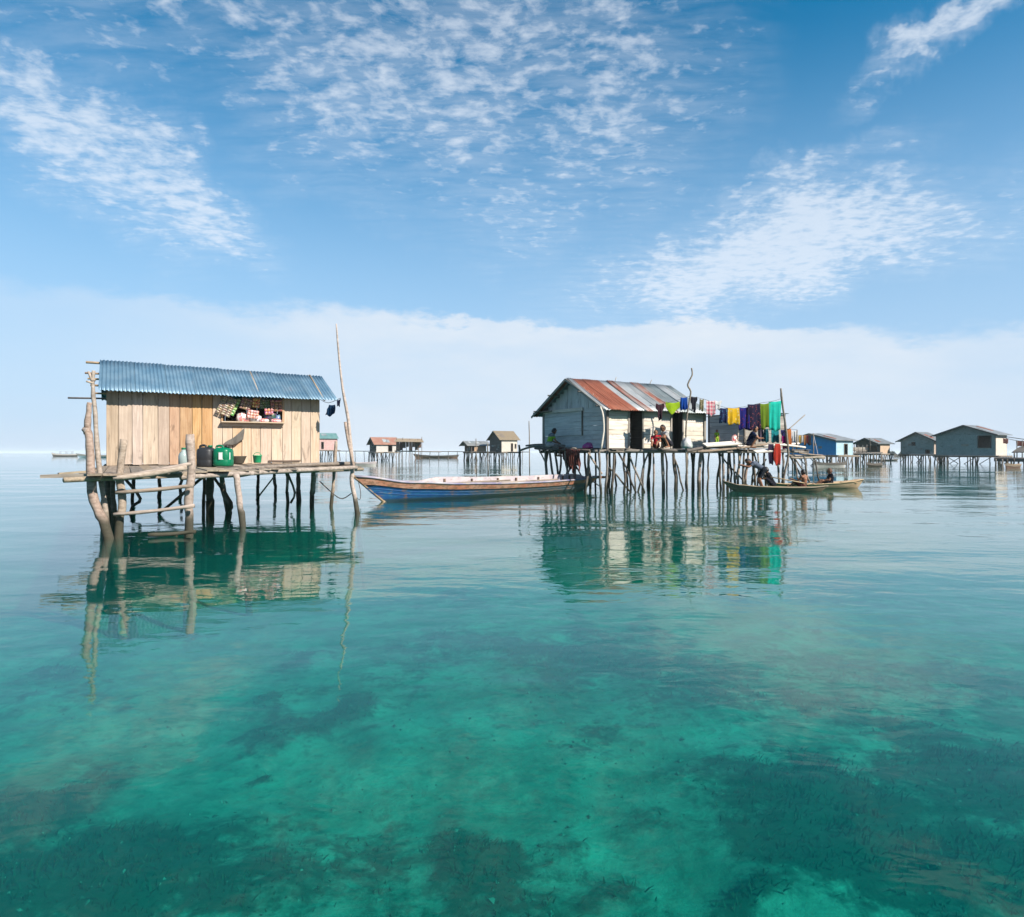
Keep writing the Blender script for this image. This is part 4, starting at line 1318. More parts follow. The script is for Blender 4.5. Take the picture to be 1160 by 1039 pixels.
    for (px, mt, rr) in front:
        z = fz(px, -.30 if px < 790 else -.5)
        yb = HOR + FPX / z
        ytop = 509 if px not in (751,) else 495
        stilt(ho, px + random.uniform(-3.2, 3.2), ytop, yb, z, rr * .8, mt, px, bend=.05)
    for r0, N_ in ((.9, 9), (2.0, 8), (2.75, 4)):
        for k in range(N_):
            t = -.05 + k * .82 + random.uniform(-.1, .1)
            p = H.p(t, r0 + random.uniform(-.2, .2), 0)
            q = p + Vector((random.uniform(-.15, .15), random.uniform(-.1, .1), 1.05 * S))
            pts = crooked(q, p, 3, .08) + [p + Vector((0, 0, DEEP))]
            pole('stilt', pts, random.uniform(.035, .06), M[random.choice(['darkpost', 'midpost', 'darkpost'])], ho, .12, 7, 2)
    for (x0, y0, x1, y1) in ((666, 513, 676, 528), (700, 512, 716, 548), (712, 512, 724, 542), (690, 530, 706, 548), (762, 515, 771, 545), (735, 512, 726, 545), (815, 513, 838, 540), (868, 520, 850, 552), (893, 514, 912, 550), (898, 516, 920, 552), (893, 520, 884, 552), (854, 512, 866, 540), (840, 512, 832, 548)):
        z = fz((x0 + x1) / 2, random.uniform(-.4, .2))
        pole('brace', [at(x0, y0, z), at((x0 + x1) / 2 + random.uniform(-2, 2), (y0 + y1) / 2, z), at(x1, y1, z), at(x1 + (x1 - x0) * .6, y1 + (y1 - y0) * .6, z)], .035, M[random.choice(['midpost', 'post', 'darkpost'])], ho)
    # landing poles on the right end
    for (x0, y0, x1, y1, rr) in ((893, 515.5, 934, 519, .05), (896, 518.5, 934, 517.5, .05), (905, 513, 932, 516, .035)):
        pole('landing_pole', [at(x0, y0, 19), at((x0 + x1) / 2, (y0 + y1) / 2 + .5, 19.6), at(x1, y1, 20.2)], rr, M['deck'], ho)
    for (px, yb) in ((928, 551), (917, 552), (905, 552)):
        stilt(ho, px + 1, 516, yb, None, .04, 'midpost', px - 6)
    # back shed wall behind the laundry
    s0, s1, sd = 5.1, 6.9, 1.36
    for k in range(9):
        z = 1.13 + (k + .5) * .115
        plank('shed_board', H.p(s0, 0, z), H.p(s0, sd, z), .165, .022, -H.u, M['shadegrey'], ho, .005)
        plank('shed_board', H.p(s0, 0, z), H.p(s1, 0, z), .165, .022, nf, M['grey'], ho, .005)
        plank('shed_board', H.p(s1, 0, z), H.p(s1, sd, z), .165, .022, H.u, M['grey'], ho, .005)
        plank('shed_board', H.p(s0, sd, z), H.p(s1, sd, z), .165, .022, H.v, M['grey'], ho, .005)
    for tt in (s0, s1):
        for rr in (0, sd):
            plank('shed_post', H.p(tt, rr, 1.1), H.p(tt, rr, 2.2), .07, .07, nf, M['farwood'], ho)
    for k in range(4):
        e = H.p(s0 - .05 + k * .48, -.1, 2.2); up = H.p(s0 - .05 + k * .48, sd + .1, 2.12) - e
        corrugated('shed_roof_sheet', e, H.u, up, .48 * S + .05, M['zincdark'], ho, pitch=.11, amp=.012, rows=3, lift=.01 * (k % 2))
    return H


H2 = board_house()


def netting_walkway():
    o = root('pole_walkway', at(618, 540, 20), 'rough pole walkway hung with brown nets beside the grey gable', 'walkway')
    pole('rail_pole', [at(588, 511, 19.9), at(603, 506, 19.3), at(622, 506, 18.6), at(652, 508.5, 17.4)], .05, M['farwood'], o)
    pole('rail_pole', [at(596, 505, 19.7), at(612, 503.5, 19.1), at(640, 505, 18.0)], .04, M['farwood'], o)
    pole('rail_pole', [at(606, 508, 19.0), at(630, 509, 18.1), at(668, 510.5, 16.9)], .05, M['darkpost'], o)
    for (x, xt, yt) in ((590, 588, 504), (620, 618, 508), (629, 622, 508), (634, 628, 508), (645, 640, 508), (652, 650, 510), (663, 668, 511)):
        zz = 19.5 - (x - 600) * .0375
        stilt(o, x, yt, HOR + FPX / zz, zz, .05, 'midpost', xt)
    pole('brace', [at(610, 508, 19), at(615, 518, 19), at(619, 526, 19)], .03, M['farwood'], o)
    pole('brace', [at(651, 525, 19), at(660, 542, 19)], .03, M['farwood'], o)


netting_walkway()
for i, (x0, x1, yt, dr, z, lab) in enumerate(((633, 643, 505.5, .62, 17.9, 'tangled red brown net hung over the walkway next to the crouching person'),
                                              (641, 649, 507.5, .85, 17.6, 'longest dark brown net hanging almost to the blue boat'),
                                              (648, 656, 508.5, .70, 17.3, 'brown net hanging below the corner of the board house platform'))):
    cloth_obj('hanging_net', at(x0, yt, z), at(x1, yt + .5, z - .1), dr, M['netbrown'], lab, 'net', amp=.07, folds=4, ragged=.14, profile=[(-.1, 1.1), (0, 1), (.1, .95), (.15, .8), (.1, .75)], lean=(.12, 0, 0))


# ------------------------------------------------------------------ clotheslines and washing
def zl(px):
    return 16.75 + (px - 747) / 133.0 * 1.75


ls = root('clothesline', at(783, 512, 17.0), 'crooked stick carrying the washing line in front of the board house', 'clothesline')
stilt(ls, 778.5, 417, 557, 17.15, .035, 'midpost', 783.5, 'stick', mids=((784, 425), (779, 436), (782.5, 444), (780, 460), (777, 490)))
pole('cord', [at(747, 458.5, zl(747)), at(765, 454, zl(765)), at(781, 449, zl(781))], .008, M['rope'], ls, 0, 5, 2)
pole('cord', [at(781, 449, zl(781)), at(800, 453, zl(800)), at(822, 462, zl(822)), at(842, 461, zl(842)), at(862, 456.5, zl(862)), at(874, 455, zl(874)), at(885.5, 451.5, zl(886))], .008, M['rope'], ls, 0, 5, 3)
lp = root('line_post', base(889, 553), 'crooked post holding the teal sheet end of the washing line', 'clothesline')
stilt(lp, 887, 440, 553, 18.6, .05, 'midpost', 884.5, 'stick', mids=((886, 455), (889.5, 480), (893, 515), (889, 535)))
pole('side_stick', [at(894, 486, 18.6), at(903, 478, 18.8), at(912, 470, 19)], .02, M['midpost'], lp)

WASH = [
    # x0, x1, ytop, ybottom, material, profile, label
    (744.5, 750.5, 457.5, 474, cloth('wash_maroon', (.05, .02, .03), trans=.1), SHIRT, 'dark maroon shirt hung under the eave beside the doorway'),
    (755, 769, 455, 467, cloth('wash_lime', (.36, .55, .02)), [(.05, .95), (-.02, 1.0), (.05, .98), (.2, .85), (.35, .6)], 'rounded lime green cloth hung at the roof corner'),
    (771.5, 777.5, 450, 464, cloth('wash_blue', (.01, .08, .42)), [(.05, 1), (0, 1), (.05, .95)], 'bright blue cloth hung beside the crooked stick'),
    (783.5, 788.5, 449, 465, cloth('wash_black', (.015, .015, .025), trans=.1), SHIRT, 'black shirt hung on the stick side of the line'),
    (793, 797, 452, 464, cloth('wash_olive_print', (.25, .22, .12), 'floral', (.6, .55, .4), 14), None, 'narrow olive patterned cloth before the pink check cloth'),
    (800.5, 810, 453, 470, cloth('wash_pink', (.70, .16, .22), 'check', (.85, .70, .70), 7.0), None, 'pink and white checked cloth on the line'),
    (810.5, 816, 454, 463, cloth('wash_white', (.80, .80, .80)), SHIRT, 'white shirt hung beside the pink check cloth'),
    (816.5, 824, 462.5, 478, cloth('wash_navy_print', (.02, .03, .10), 'floral', (.10, .30, .45), 12), None, 'navy flowered cloth left of the yellow cloth'),
    (824.5, 836, 461.5, 480, cloth('wash_yellow', (.82, .50, .02), 'floral', (.80, .62, .25), 7), None, 'bright yellow cloth on the washing line'),
    (837, 847.5, 461, 486, cloth('wash_indigo', (.02, .02, .20), 'floral', (.20, .03, .12), 9), None, 'indigo blue sarong with purple hem on the line'),
    (848, 860, 458.5, 486.5, cloth('wash_dark_print', (.02, .018, .05), 'floral', (.30, .07, .07), 11), None, 'dark sarong with small red flowers on the line'),
    (860.5, 871.5, 456.5, 485, cloth('wash_olive', (.17, .27, .02)), None, 'olive green cloth with a pale edge next to the teal sheet'),
    (871.5, 884, 454.5, 488, cloth('wash_teal', (.02, .60, .47)), [(0, 1), (.02, 1), (.04, .98), (.03, .95), (.05, .93)], 'long turquoise sheet at the end of the washing line'),
]
for (x0, x1, yt, yb, mt, pf, lab) in WASH:
    ww = (x1 - x0) * .09; x0 -= ww; x1 += ww; jz = random.uniform(-.06, .03); yt += random.uniform(-.6, .6)
    a, b = at(x0, yt, zl(x0) + jz), at(x1, yt - (.8 if x0 > 835 else 0), zl(x1) + jz)
    cloth_obj('laundry_cloth', a, b, (yb - yt) / FPX * zl(x0) * S, mt, lab, 'laundry', 'washing on the line', profile=pf, amp=.036 if x1 - x0 > 7 else .02, folds=random.choice((1.5, 2, 2.6)), sag=random.uniform(.02, .06), ragged=.05)
LOW = [
    (858.5, 864.5, 485.5, 500, 18.9, cloth('low_lilac', (.36, .26, .36)), None, 'lilac cloth on the low line behind the navy clad person'),
    (864.5, 871, 486, 501, 18.9, cloth('low_teal_jeans', (.015, .13, .17)), TROUSER, 'dark teal trousers on the low line'),
    (873.5, 882, 487, 501, 19.0, cloth('low_teal', (.02, .32, .36)), None, 'dim blue green cloth below the turquoise sheet'),
    (885, 889.5, 487, 500, 18.9, cloth('low_navy', (.03, .03, .12)), SHIRT, 'navy shirt hung at the platform end'),
    (886, 891, 494, 508, 18.75, cloth('low_magenta', (.55, .02, .25)), None, 'magenta cloth hung at the platform end'),
    (891.5, 896, 486, 506, 18.7, cloth('low_orange', (.62, .20, .06)), None, 'orange cloth hung at the platform end'),
    (897, 901.5, 488, 500, 18.9, cloth('low_white', (.76, .76, .78)), SHIRT, 'white shirt hung beside the orange cloth'),
    (876.5, 885, 502.5, 527, 18.0, cloth('low_red', (.55, .05, .03)), [(.2, .8), (.05, .95), (0, 1), (.05, .95), (.25, .75)], 'red cloth draped down from the platform edge'),
    (869.5, 877, 503, 526, 18.0, cloth('low_dark', (.03, .02, .05), trans=.1), [(.1, .9), (0, 1), (.1, 1), (.2, .9)], 'dark purple cloth draped beside the red cloth'),
]
for (x0, x1, yt, yb, z, mt, pf, lab) in LOW:
    cloth_obj('laundry_cloth', at(x0, yt, z), at(x1, yt, z + .08), (yb - yt) / FPX * z * S, mt, lab, 'laundry', 'washing on the line', profile=pf, amp=.02, folds=2, sag=.01)
ll = root('low_line', at(858, 486, 18.9), 'low washing line at the right end of the platform', 'clothesline')
pole('cord', [at(855, 485, 18.9), at(870, 486, 18.9), at(892, 486, 18.9), at(903, 487, 18.9)], .008, M['rope'], ll, 0, 5, 2)
pole('stick', [at(903, 487, 18.9), at(902.5, 509, 18.9)], .022, M['midpost'], ll, .05, 6, 1)
pole('stick', [at(855, 484, 18.9), at(855.5, 506, 18.9)], .022, M['midpost'], ll, .05, 6, 1)
pole('stick', [at(838, 470, 18.2), at(835, 506, 18.1)], .03, M['pale'], ll, .05, 6, 1)
for (px, py, z, w, h, c1, c2, lab) in ((667, 505.5, 17.6, .55, .22, (.60, .04, .30), (.40, .02, .20), 'magenta cloth bundle lying before the grey gable'),
                                       (831.5, 501, 18.1, .34, .55, (.62, .06, .06), (.70, .50, .46), 'red and white bundle standing on the platform'),
                                       (778, 505, 17.1, .45, .40, (.45, .45, .44), (.60, .60, .58), 'pale sack leaning beside the crooked stick')):
    v, f = lathe([(.25, 0), (.46, .05), (.5, .3), (.42, .6), (.30, .85), (.10, 1.0)], 18)
    rn = random.Random(int(px))
    v = [(x * w * (1 + rn.uniform(-.14, .14)), y * w * .7 * (1 + rn.uniform(-.14, .14)), z_ * h * (1 + rn.uniform(-.15, .15))) for x, y, z_ in v]
    p = at(px, py, z); p.z = 1.115 * S
    tag(place('cloth_bundle', mesh('cloth_bundle', v, f, True), packmat('bundle_%d' % px, c1, c2, 5), Matrix.Translation(p)), lab, 'bundle')
bw = root('bicycle_wheel', at(848, 503, 18.0), 'bare wheel rim leaning beside the navy clad person', 'wheel')
p = at(839, 500, 17.9)
ring = [(.22 * math.cos(a * math.pi / 12), 0, .22 * math.sin(a * math.pi / 12)) for a in range(25)]
v, f = tube_geo(ring, .014, 6)
rim_ = place('rim', mesh('rim', v, f, True), M['farwood'], Matrix.Translation(p), bw)
for k in range(8):
    v, f = tube_geo([(0, 0, 0), (.22 * math.cos(k * math.pi / 4), 0, .22 * math.sin(k * math.pi / 4))], .005, 5)
    place('spoke', mesh('spoke', v, f), M['farwood'], Matrix.Translation(p), rim_)

# ------------------------------------------------------------------ people
POSES = {
    'stand': dict(pel=(0, 0, .90), che=(0, .02, 1.20), nek=(0, .02, 1.38), hed=(0, .04, 1.50), sh=(.17, 0, 1.32), el=(.22, -.02, 1.06), wr=(.21, .08, .84), hip=(.09, 0, .86), kn=(.10, .03, .47), an=(.10, 0, .08)),
    'squat': dict(pel=(0, 0, .17), che=(0, .15, .46), nek=(0, .22, .63), hed=(0, .28, .75), sh=(.16, .19, .57), el=(.20, .36, .40), wr=(.08, .50, .40), hip=(.10, .02, .18), kn=(.16, .33, .46), an=(.14, .12, .08)),
    'sit': dict(pel=(0, 0, .11), che=(0, -.01, .42), nek=(0, .02, .60), hed=(0, .05, .72), sh=(.17, .0, .54), el=(.22, .12, .32), wr=(.14, .34, .30), hip=(.10, .04, .11), kn=(.13, .38, .30), an=(.10, .64, .08)),
    'edge': dict(pel=(0, 0, .10), che=(0, .12, .40), nek=(0, .20, .56), hed=(0, .27, .67), sh=(.17, .15, .51), el=(.21, .24, .28), wr=(.13, .42, .20), hip=(.10, .06, .10), kn=(.12, .44, .10), an=(.11, .44, -.32)),
    'bend': dict(pel=(0, -.10, .82), che=(0, .22, 1.02), nek=(0, .38, 1.10), hed=(0, .49, 1.13), sh=(.17, .32, 1.05), el=(.21, .52, .92), wr=(.18, .74, .98), hip=(.09, -.08, .80), kn=(.11, .08, .44), an=(.11, -.06, .08)),
}


def person(pose, pos, heading, scale, label, top='shirt', top_mat=None, bottom_mat=None, hair='hair', tweak=None, voxel=0.014, group=None):
    J = dict(POSES[pose])
    J.update(tweak or {})
    V3 = lambda k, s=1: Vector((J[k][0] * s, J[k][1], J[k][2]))
    caps = []          # (tag, p0, r0, p1, r1)
    pel, che, nek, hed = V3('pel'), V3('che'), V3('nek'), V3('hed')
    caps += [('bot', pel + Vector((-.05, 0, 0)), .115, pel + Vector((.05, 0, 0)), .115), ('top', pel, .118, pel.lerp(che, .5), .105), ('top', pel.lerp(che, .5), .105, che, .125)]
    caps += [('top', V3('sh', -1), .065, V3('sh'), .065), ('top', che, .12, (V3('sh', -1) + V3('sh')) / 2, .10), ('skin', che.lerp(nek, .6), .06, nek, .052), ('skin', nek, .05, hed, .075)]
    fw = (hed - nek).normalized()
    face = Vector((0, 1, 0)); face = (face - fw * face.dot(fw)).normalized()
    caps += [('skin', hed + face * .02 - fw * .03, .078, hed + face * .01 + fw * .04, .088), ('hair', hed - face * .025, .090, hed - face * .02 + fw * .05, .088)]
    caps += [('skin', hed + face * .095 - fw * .005, .014, hed + face * .112 - fw * .025, .016)]            # nose
    caps += [('skin', hed + face * .075 - fw * .055, .028, hed + face * .07 - fw * .075, .026)]             # mouth and chin
    for s in (-1, 1):
        ear = hed + Vector((s * .088, 0, 0)); caps.append(('skin', ear - fw * .02, .016, ear + fw * .015, .018))
        sh, el, wr = V3('sh', s), V3('el', s), V3('wr', s)
        hp, kn, an = V3('hip', s), V3('kn', s), V3('an', s)
        if (tweak or {}).get('elL') and s < 0: el = Vector(tweak['elL'])
        if (tweak or {}).get('wrL') and s < 0: wr = Vector(tweak['wrL'])
        caps += [('top', sh, .060, sh.lerp(el, .45), .052), ('skin', sh.lerp(el, .45), .047, el, .040), ('skin', el, .042, wr, .028)]
        d = (wr - el).normalized(); sd = d.cross(Vector((0, 0, 1)))
        sd = sd.normalized() if sd.length > .05 else Vector((1, 0, 0))
        palm = wr + d * .075
        caps.append(('skin', wr, .030, palm, .034))
        cur = (d + Vector((0, 0, -.5))).normalized()
        for k, (o, ln_) in enumerate(((-.030, .060), (-.010, .075), (.010, .070), (.030, .055))):
            b0 = palm + sd * o; b1 = b0 + d * ln_ * .5; b2 = b1 + cur * ln_ * .5
            caps += [('skin', b0, .0105, b1, .010), ('skin', b1, .010, b2, .009)]
        th = wr + d * .02 + sd * .03 * s
        caps.append(('skin', th, .013, th + d * .05 + sd * .03 * s, .010))
        caps += [('bot', hp, .088, hp.lerp(kn, .75), .066), ('skin', hp.lerp(kn, .75), .060, kn, .054), ('skin', kn, .054, kn.lerp(an, .35), .052), ('skin', kn.lerp(an, .35), .052, an, .036)]
        tof = Vector((s * .02, .15, -.045)) if pose != 'sit' else Vector((s * .02, .12, .07))
        caps += [('skin', an + Vector((0, -.03, -.02)), .036, an + tof, .028)]
    V, F = [], []
    for (tg, p0, r0, p1, r1) in caps:
        pts, rad = [], []
        ax = p1 - p0; L = ax.length; ax = ax.normalized() if L > 1e-5 else Vector((0, 0, 1))
        for a in (-80, -50, -20): pts.append(p0 + ax * r0 * math.sin(math.radians(a))); rad.append(r0 * math.cos(math.radians(a)))
        for a in (20, 50, 80): pts.append(p1 + ax * r1 * math.sin(math.radians(a))); rad.append(r1 * math.cos(math.radians(a)))
        v, f = tube_geo(pts, rad, 12)
        n = len(V); V += v; F += [tuple(i + n for i in q) for q in f]
    me = mesh('body_raw', V, F)
    tmp = bpy.data.objects.new('body_tmp', me); COL.objects.link(tmp)
    md = tmp.modifiers.new('r', 'REMESH'); md.mode = 'VOXEL'; md.voxel_size = voxel
    sm = tmp.modifiers.new('s', 'SMOOTH'); sm.factor = 0.5; sm.iterations = 2
    dg = bpy.context.evaluated_depsgraph_get(); dg.update()
    body = bpy.data.meshes.new_from_object(tmp.evaluated_get(dg))
    bpy.data.objects.remove(tmp)
    body.name = 'body'
    body.polygons.foreach_set('use_smooth', [True] * len(body.polygons))
    nv = len(body.vertices)
    co = np.empty(nv * 3); body.vertices.foreach_get('co', co); co = co.reshape(-1, 3)
    nr = np.empty(nv * 3); body.vertices.foreach_get('normal', nr); nr = nr.reshape(-1, 3)
    best = np.full(nv, 1e9); who = np.zeros(nv, int)
    names = ['skin', 'top', 'bot', 'hair']
    for (tg, p0, r0, p1, r1) in caps:
        a = np.array(p0); d = np.array(p1 - p0); L2 = max(1e-9, d @ d)
        t = np.clip(((co - a) @ d) / L2, 0, 1)
        dist = np.linalg.norm(co - (a + t[:, None] * d), axis=1) - (r0 + (r1 - r0) * t)
        w = dist < best
        best[w] = dist[w]; who[w] = names.index(tg)
    mw = Matrix.Translation(pos) @ Matrix.Rotation(heading, 4, 'Z') @ Matrix.Scale(scale, 4)
    o = root('person', pos, label, 'person', group)
    body.materials.clear(); body.materials.append(M['skin'])
    bo_ = place('body', body, None, mw, o)
    lv = [tuple(p.vertices) for p in body.polygons]
    for tg, nm, mt, off in (('top', top, top_mat, .009), ('bot', 'shorts', bottom_mat, .011), ('hair', 'hair', M[hair], .010)):
        if mt is None: continue
        k = names.index(tg)
        sel = [q for q in lv if sum(who[i] == k for i in q) >= 3]
        if not sel: continue
        used = sorted({i for q in sel for i in q}); mp = {i: j for j, i in enumerate(used)}
        vv = [co[i] + nr[i] * off for i in used]
        place(nm, mesh(nm, vv, [tuple(mp[i] for i in q) for q in sel], True), mt, mw, o)
    for s in (-1, 1):
        e = hed + face * .086 + fw * .012 + Vector((s * .033, 0, 0))
        v, f = lathe([(.002, -.012), (.010, -.007), (.012, 0), (.010, .007), (.002, .012)], 8)
        place('eye', mesh('eye', v, f, True), M['eye'], mw @ Matrix.Translation(e), bo_)
    return o


R = math.radians
dk2 = 1.115 * S
def on_deck(px, z, h=None):
    p = at(px, 505, z); p.z = dk2 if h is None else h
    return p

person('edge', on_deck(621, 18.5, at(621, 507, 18.5).z), R(-70), 1.0, 'person in a grey and lime shirt crouching on the pole walkway', 'shirt', cloth('p_grey_lime', (.24, .26, .30), 'stripe', (.35, .62, .06), 2.2, .05), cloth('p_pale', (.62, .55, .52), trans=.05))
person('sit', on_deck(743, 16.75), R(-200), .80, 'child in a red shirt sitting on the platform by the doorway', 'shirt', cloth('p_red', (.62, .03, .05), trans=.05), cloth('p_darkred', (.16, .03, .03), trans=.05))
person('squat', on_deck(758, 16.85), R(110), 1.0, 'person in a pale shirt squatting beside the second doorway', 'shirt', cloth('p_white', (.62, .58, .56), trans=.05), cloth('p_black', (.03, .03, .04), trans=.05))
person('stand', on_deck(812, 18.1), R(200), .47, 'small child in a yellow green dress standing before the shed wall', 'dress', cloth('p_limegreen', (.40, .62, .05), trans=.05), cloth('p_limegreen2', (.36, .56, .05), trans=.05))
person('squat', on_deck(847, 18.25), R(-100), 1.05, 'person in dark navy clothes squatting under the dark sarongs', 'shirt', cloth('p_navy', (.012, .025, .07), trans=.05), cloth('p_navy2', (.015, .02, .04), trans=.05))
person('bend', W(0, 0, 0) + Vector((at(862, 549, 17.7).x, 17.7 * S, .02)), R(85), 1.0, 'person in a grey shirt and dark trousers bending from the canoe to the platform', 'shirt', cloth('p_slate', (.14, .17, .23), trans=.05), cloth('p_dark', (.02, .025, .035), trans=.05))
person('squat', Vector((at(876, 549, 18.3).x, 18.3 * S, .03)), R(60), 1.0, 'person in black clothes crouching in the canoe below the red cloth', 'shirt', cloth('p_black2', (.015, .015, .02), trans=.05), cloth('p_black3', (.02, .02, .03), trans=.05))
person('sit', Vector((at(911, 552, 17.75).x, 17.75 * S, .05)), R(35), .92, 'bare backed person with black hair sitting in the dark canoe', 'shirt', None, cloth('p_brownshorts', (.10, .03, .025), trans=.05), tweak=dict(wr=(.26, .40, .42), el=(.24, .16, .34)))
person('sit', Vector((at(941, 550, 18.75).x, 18.75 * S, .06)), R(80), .92, 'person in a black shirt with reddish hair sitting in the pale canoe', 'shirt', cloth('p_black4', (.012, .012, .018), trans=.05), cloth('p_black5', (.02, .02, .025), trans=.05), hair='redhair')

# ------------------------------------------------------------------ huts farther off
def prism(pts, depth):
    """extrude a flat outline (list of points) by a vector"""
    n = len(pts)
    v = list(pts) + [p + depth for p in pts]
    f = [tuple(range(n)), tuple(range(2 * n - 1, n - 1, -1))]
    for i in range(n):
        j = (i + 1) % n
        f.append((i, i + n, j + n, j))
    return v, f


def local_obj(name, v, f, mat, parent, smooth=False):
    o = MW[parent.name].translation
    return place(name, mesh(name, [Vector(p) - o for p in v], f, smooth), mat, Matrix.Translation(o), parent)


def far_hut(name, px, zc, Wt, Dr, deck, wall, rise, label, wallm, gablem, roofm, over=.35, u=None, openings=(), roof_over_front=.3, porch=0.6, nst=5, roofback=None, group='stilt huts standing in the sea', legs=True, broken=False, cat='hut'):
    """hut whose front left corner stands at column px; Wt front length and Dr depth in metres; gable on the short side"""
    x = (px - 580) / FPX * zc
    H = Site(x, zc, u)
    s = 1 / S
    o = root(name, H.p(Wt * s / 2, Dr * s / 2, 0), label, cat, group)
    P = lambda t, r, h: H.p(t * s, r * s, h * s)
    top = deck + wall
    th = .06
    hasop = [q for q in openings if q[0] == 'front']
    # walls with real openings: panels left, right, above and below each opening
    def wall_panels(pt, L, ops, nrm, mat, nm):
        cuts = sorted(ops)
        cur = 0.0
        segs = []
        for (a, b, c, d) in cuts:
            segs.append((cur, a, deck, top)); segs.append((a, b, deck, c)); segs.append((a, b, d, top)); cur = b
        segs.append((cur, L, deck, top))
        V, F = [], []
        for (a, b, c, d) in segs:
            if b - a < .01 or d - c < .01: continue
            q = [pt(a, c), pt(b, c), pt(b, d), pt(a, d)]
            v, f = prism(q, nrm * -th)
            n = len(V); V += v; F += [tuple(i + n for i in g_) for g_ in f]
        local_obj(nm, V, F, mat, o)
        for (a, b, c, d) in cuts:
            for (e0, e1) in (((a, c), (b, c)), ((a, d), (b, d)), ((a, c), (a, d)), ((b, c), (b, d))):
                p0, p1 = pt(*e0) + nrm * .02, pt(*e1) + nrm * .02
                plank('opening_frame', p0, p1, .08, .05, nrm, M['farwood'], o)
    fr_ops = [q[1:] for q in openings if q[0] == 'front']; ga_ops = [q[1:] for q in openings if q[0] == 'gable']
    wall_panels(lambda a, h: P(a, 0, h), Wt, fr_ops, -H.v, wallm, 'front_wall')
    wall_panels(lambda a, h: P(0, a, h), Dr, ga_ops, -H.u, gablem, 'gable_wall')
    v, f = prism([P(0, 0, top), P(0, Dr, top), P(0, Dr / 2, top + rise)], H.u * th); local_obj('gable', v, f, gablem, o)
    v, f = prism([P(Wt, 0, top), P(Wt, Dr, top), P(Wt, Dr / 2, top + rise)], -H.u * th); local_obj('gable', v, f, gablem, o)
    v, f = prism([P(0, Dr, deck), P(Wt, Dr, deck), P(Wt, Dr, top), P(0, Dr, top)], -H.v * th); local_obj('back_wall', v, f, gablem, o)
    v, f = prism([P(Wt, 0, deck), P(Wt, Dr, deck), P(Wt, Dr, top), P(Wt, 0, top)], -H.u * th); local_obj('end_wall', v, f, wallm, o)
    k = rise / (Dr / 2)
    fo = roof_over_front
    for (r0, r1, rm) in ((-fo, Dr / 2, roofm), (Dr + fo, Dr / 2, roofback or roofm)):
        h0 = top - k * fo + .05
        q = [P(-over, r0, h0), P(Wt + over, r0, h0), P(Wt + over, r1, top + rise + .05), P(-over, r1, top + rise + .05)]
        v, f = prism(q, Vector((0, 0, .07)))
        local_obj('roof', v, f, rm, o)
    for (r0, r1) in ((-fo, Dr / 2), (Dr + fo, Dr / 2)):
        plank('barge_board', P(-over - .03, r0, top - k * fo + .03), P(-over - .03, r1, top + rise + .03), .16, .05, -H.u, M['farwood'], o)
    # deck
    v, f = prism([P(-.25, -porch, deck - .02), P(Wt + .3, -porch, deck - .02), P(Wt + .3, Dr + .2, deck - .02), P(-.25, Dr + .2, deck - .02)], Vector((0, 0, -.09)))
    local_obj('deck', v, f, M['deck'], o)
    pole('deck_beam', [P(-.5, -porch + .05, deck - .16), P(Wt + .5, -porch + .05, deck - .16)], .07, M['midpost'], o, .05, 6, 1)
    pole('deck_beam', [P(-.12, -porch - .2, deck - .18), P(-.12, Dr + .3, deck - .18)], .07, M['midpost'], o, .05, 6, 1)
    if legs:
        for rr in (-porch + .1, Dr * .45, Dr):
            for i in range(nst):
                t = -.1 + (Wt + .2) * i / (nst - 1) + random.uniform(-.12, .12)
                a = P(t, rr, deck - .1); b = P(t + random.uniform(-.3, .3), rr + random.uniform(-.15, .15), 0)
                pole('stilt', crooked(a, b, 2, .06) + [b + Vector((0, 0, -2.0))], random.uniform(.06, .09), M[random.choice(['midpost', 'farwood', 'darkpost'])], o, .1, 6, 2)
        for i in range(nst - 1):
            t = (Wt) * i / (nst - 1)
            sg = random.choice((-1, 1)); a = P(t, -porch + .1, deck - .15); b = P(t + sg * Wt / nst * .8, -porch + .1, .1)
            if random.random() < .85:
                pole('brace', [a, b], .04, M['farwood'], o, .05, 6, 1)
    # patched boards on the walls and a loose sheet on the roof
    for i in range(5):
        a = random.uniform(.1, .8) * Dr; hh_ = deck + random.uniform(.1, .8) * wall
        plank('patch_board', P(-.02, a, hh_), P(-.02, a + random.uniform(.3, .9), hh_ + random.uniform(-.03, .03)), random.uniform(.14, .3), .03, -H.u, M[random.choice(['grey', 'farwood', 'greenwall'])], o)
    for i in range(3):
        a = random.uniform(-.1, .7) * Wt; b = random.uniform(.1, .5)
        r0_ = Dr / 2 * b; r1_ = r0_ + Dr * .22
        plank('roof_patch', P(a, r0_ - fo * .2, top + k * (r0_ - fo * .2) + .15), P(a, r1_, top + k * r1_ + .15), random.uniform(.4, .8), .02, -H.v * k + UP, M[random.choice(['zinc', 'zincdark', 'rusty'])] if roofm not in (M['thatch'],) else M['thatch'], o)
    if legs:
        for i in range(4):
            r0 = Dr * (i + .2) / 4; sg = random.choice((-1, 1))
            pole('brace', [P(-.1, r0, deck - .15), P(-.1 + random.uniform(-.1, .1), r0 + sg * Dr / 5, .0)], .05, M['farwood'], o, .05, 6, 1)
            pole('stilt', crooked(P(-.1, r0 + .3, deck - .1), P(-.1 + random.uniform(-.2, .2), r0 + .3 + random.uniform(-.3, .3), -.4), 2, .06), .07, M[random.choice(['midpost', 'farwood', 'darkpost'])], o, .1, 6, 2)
    return o, H, P


W_ = M
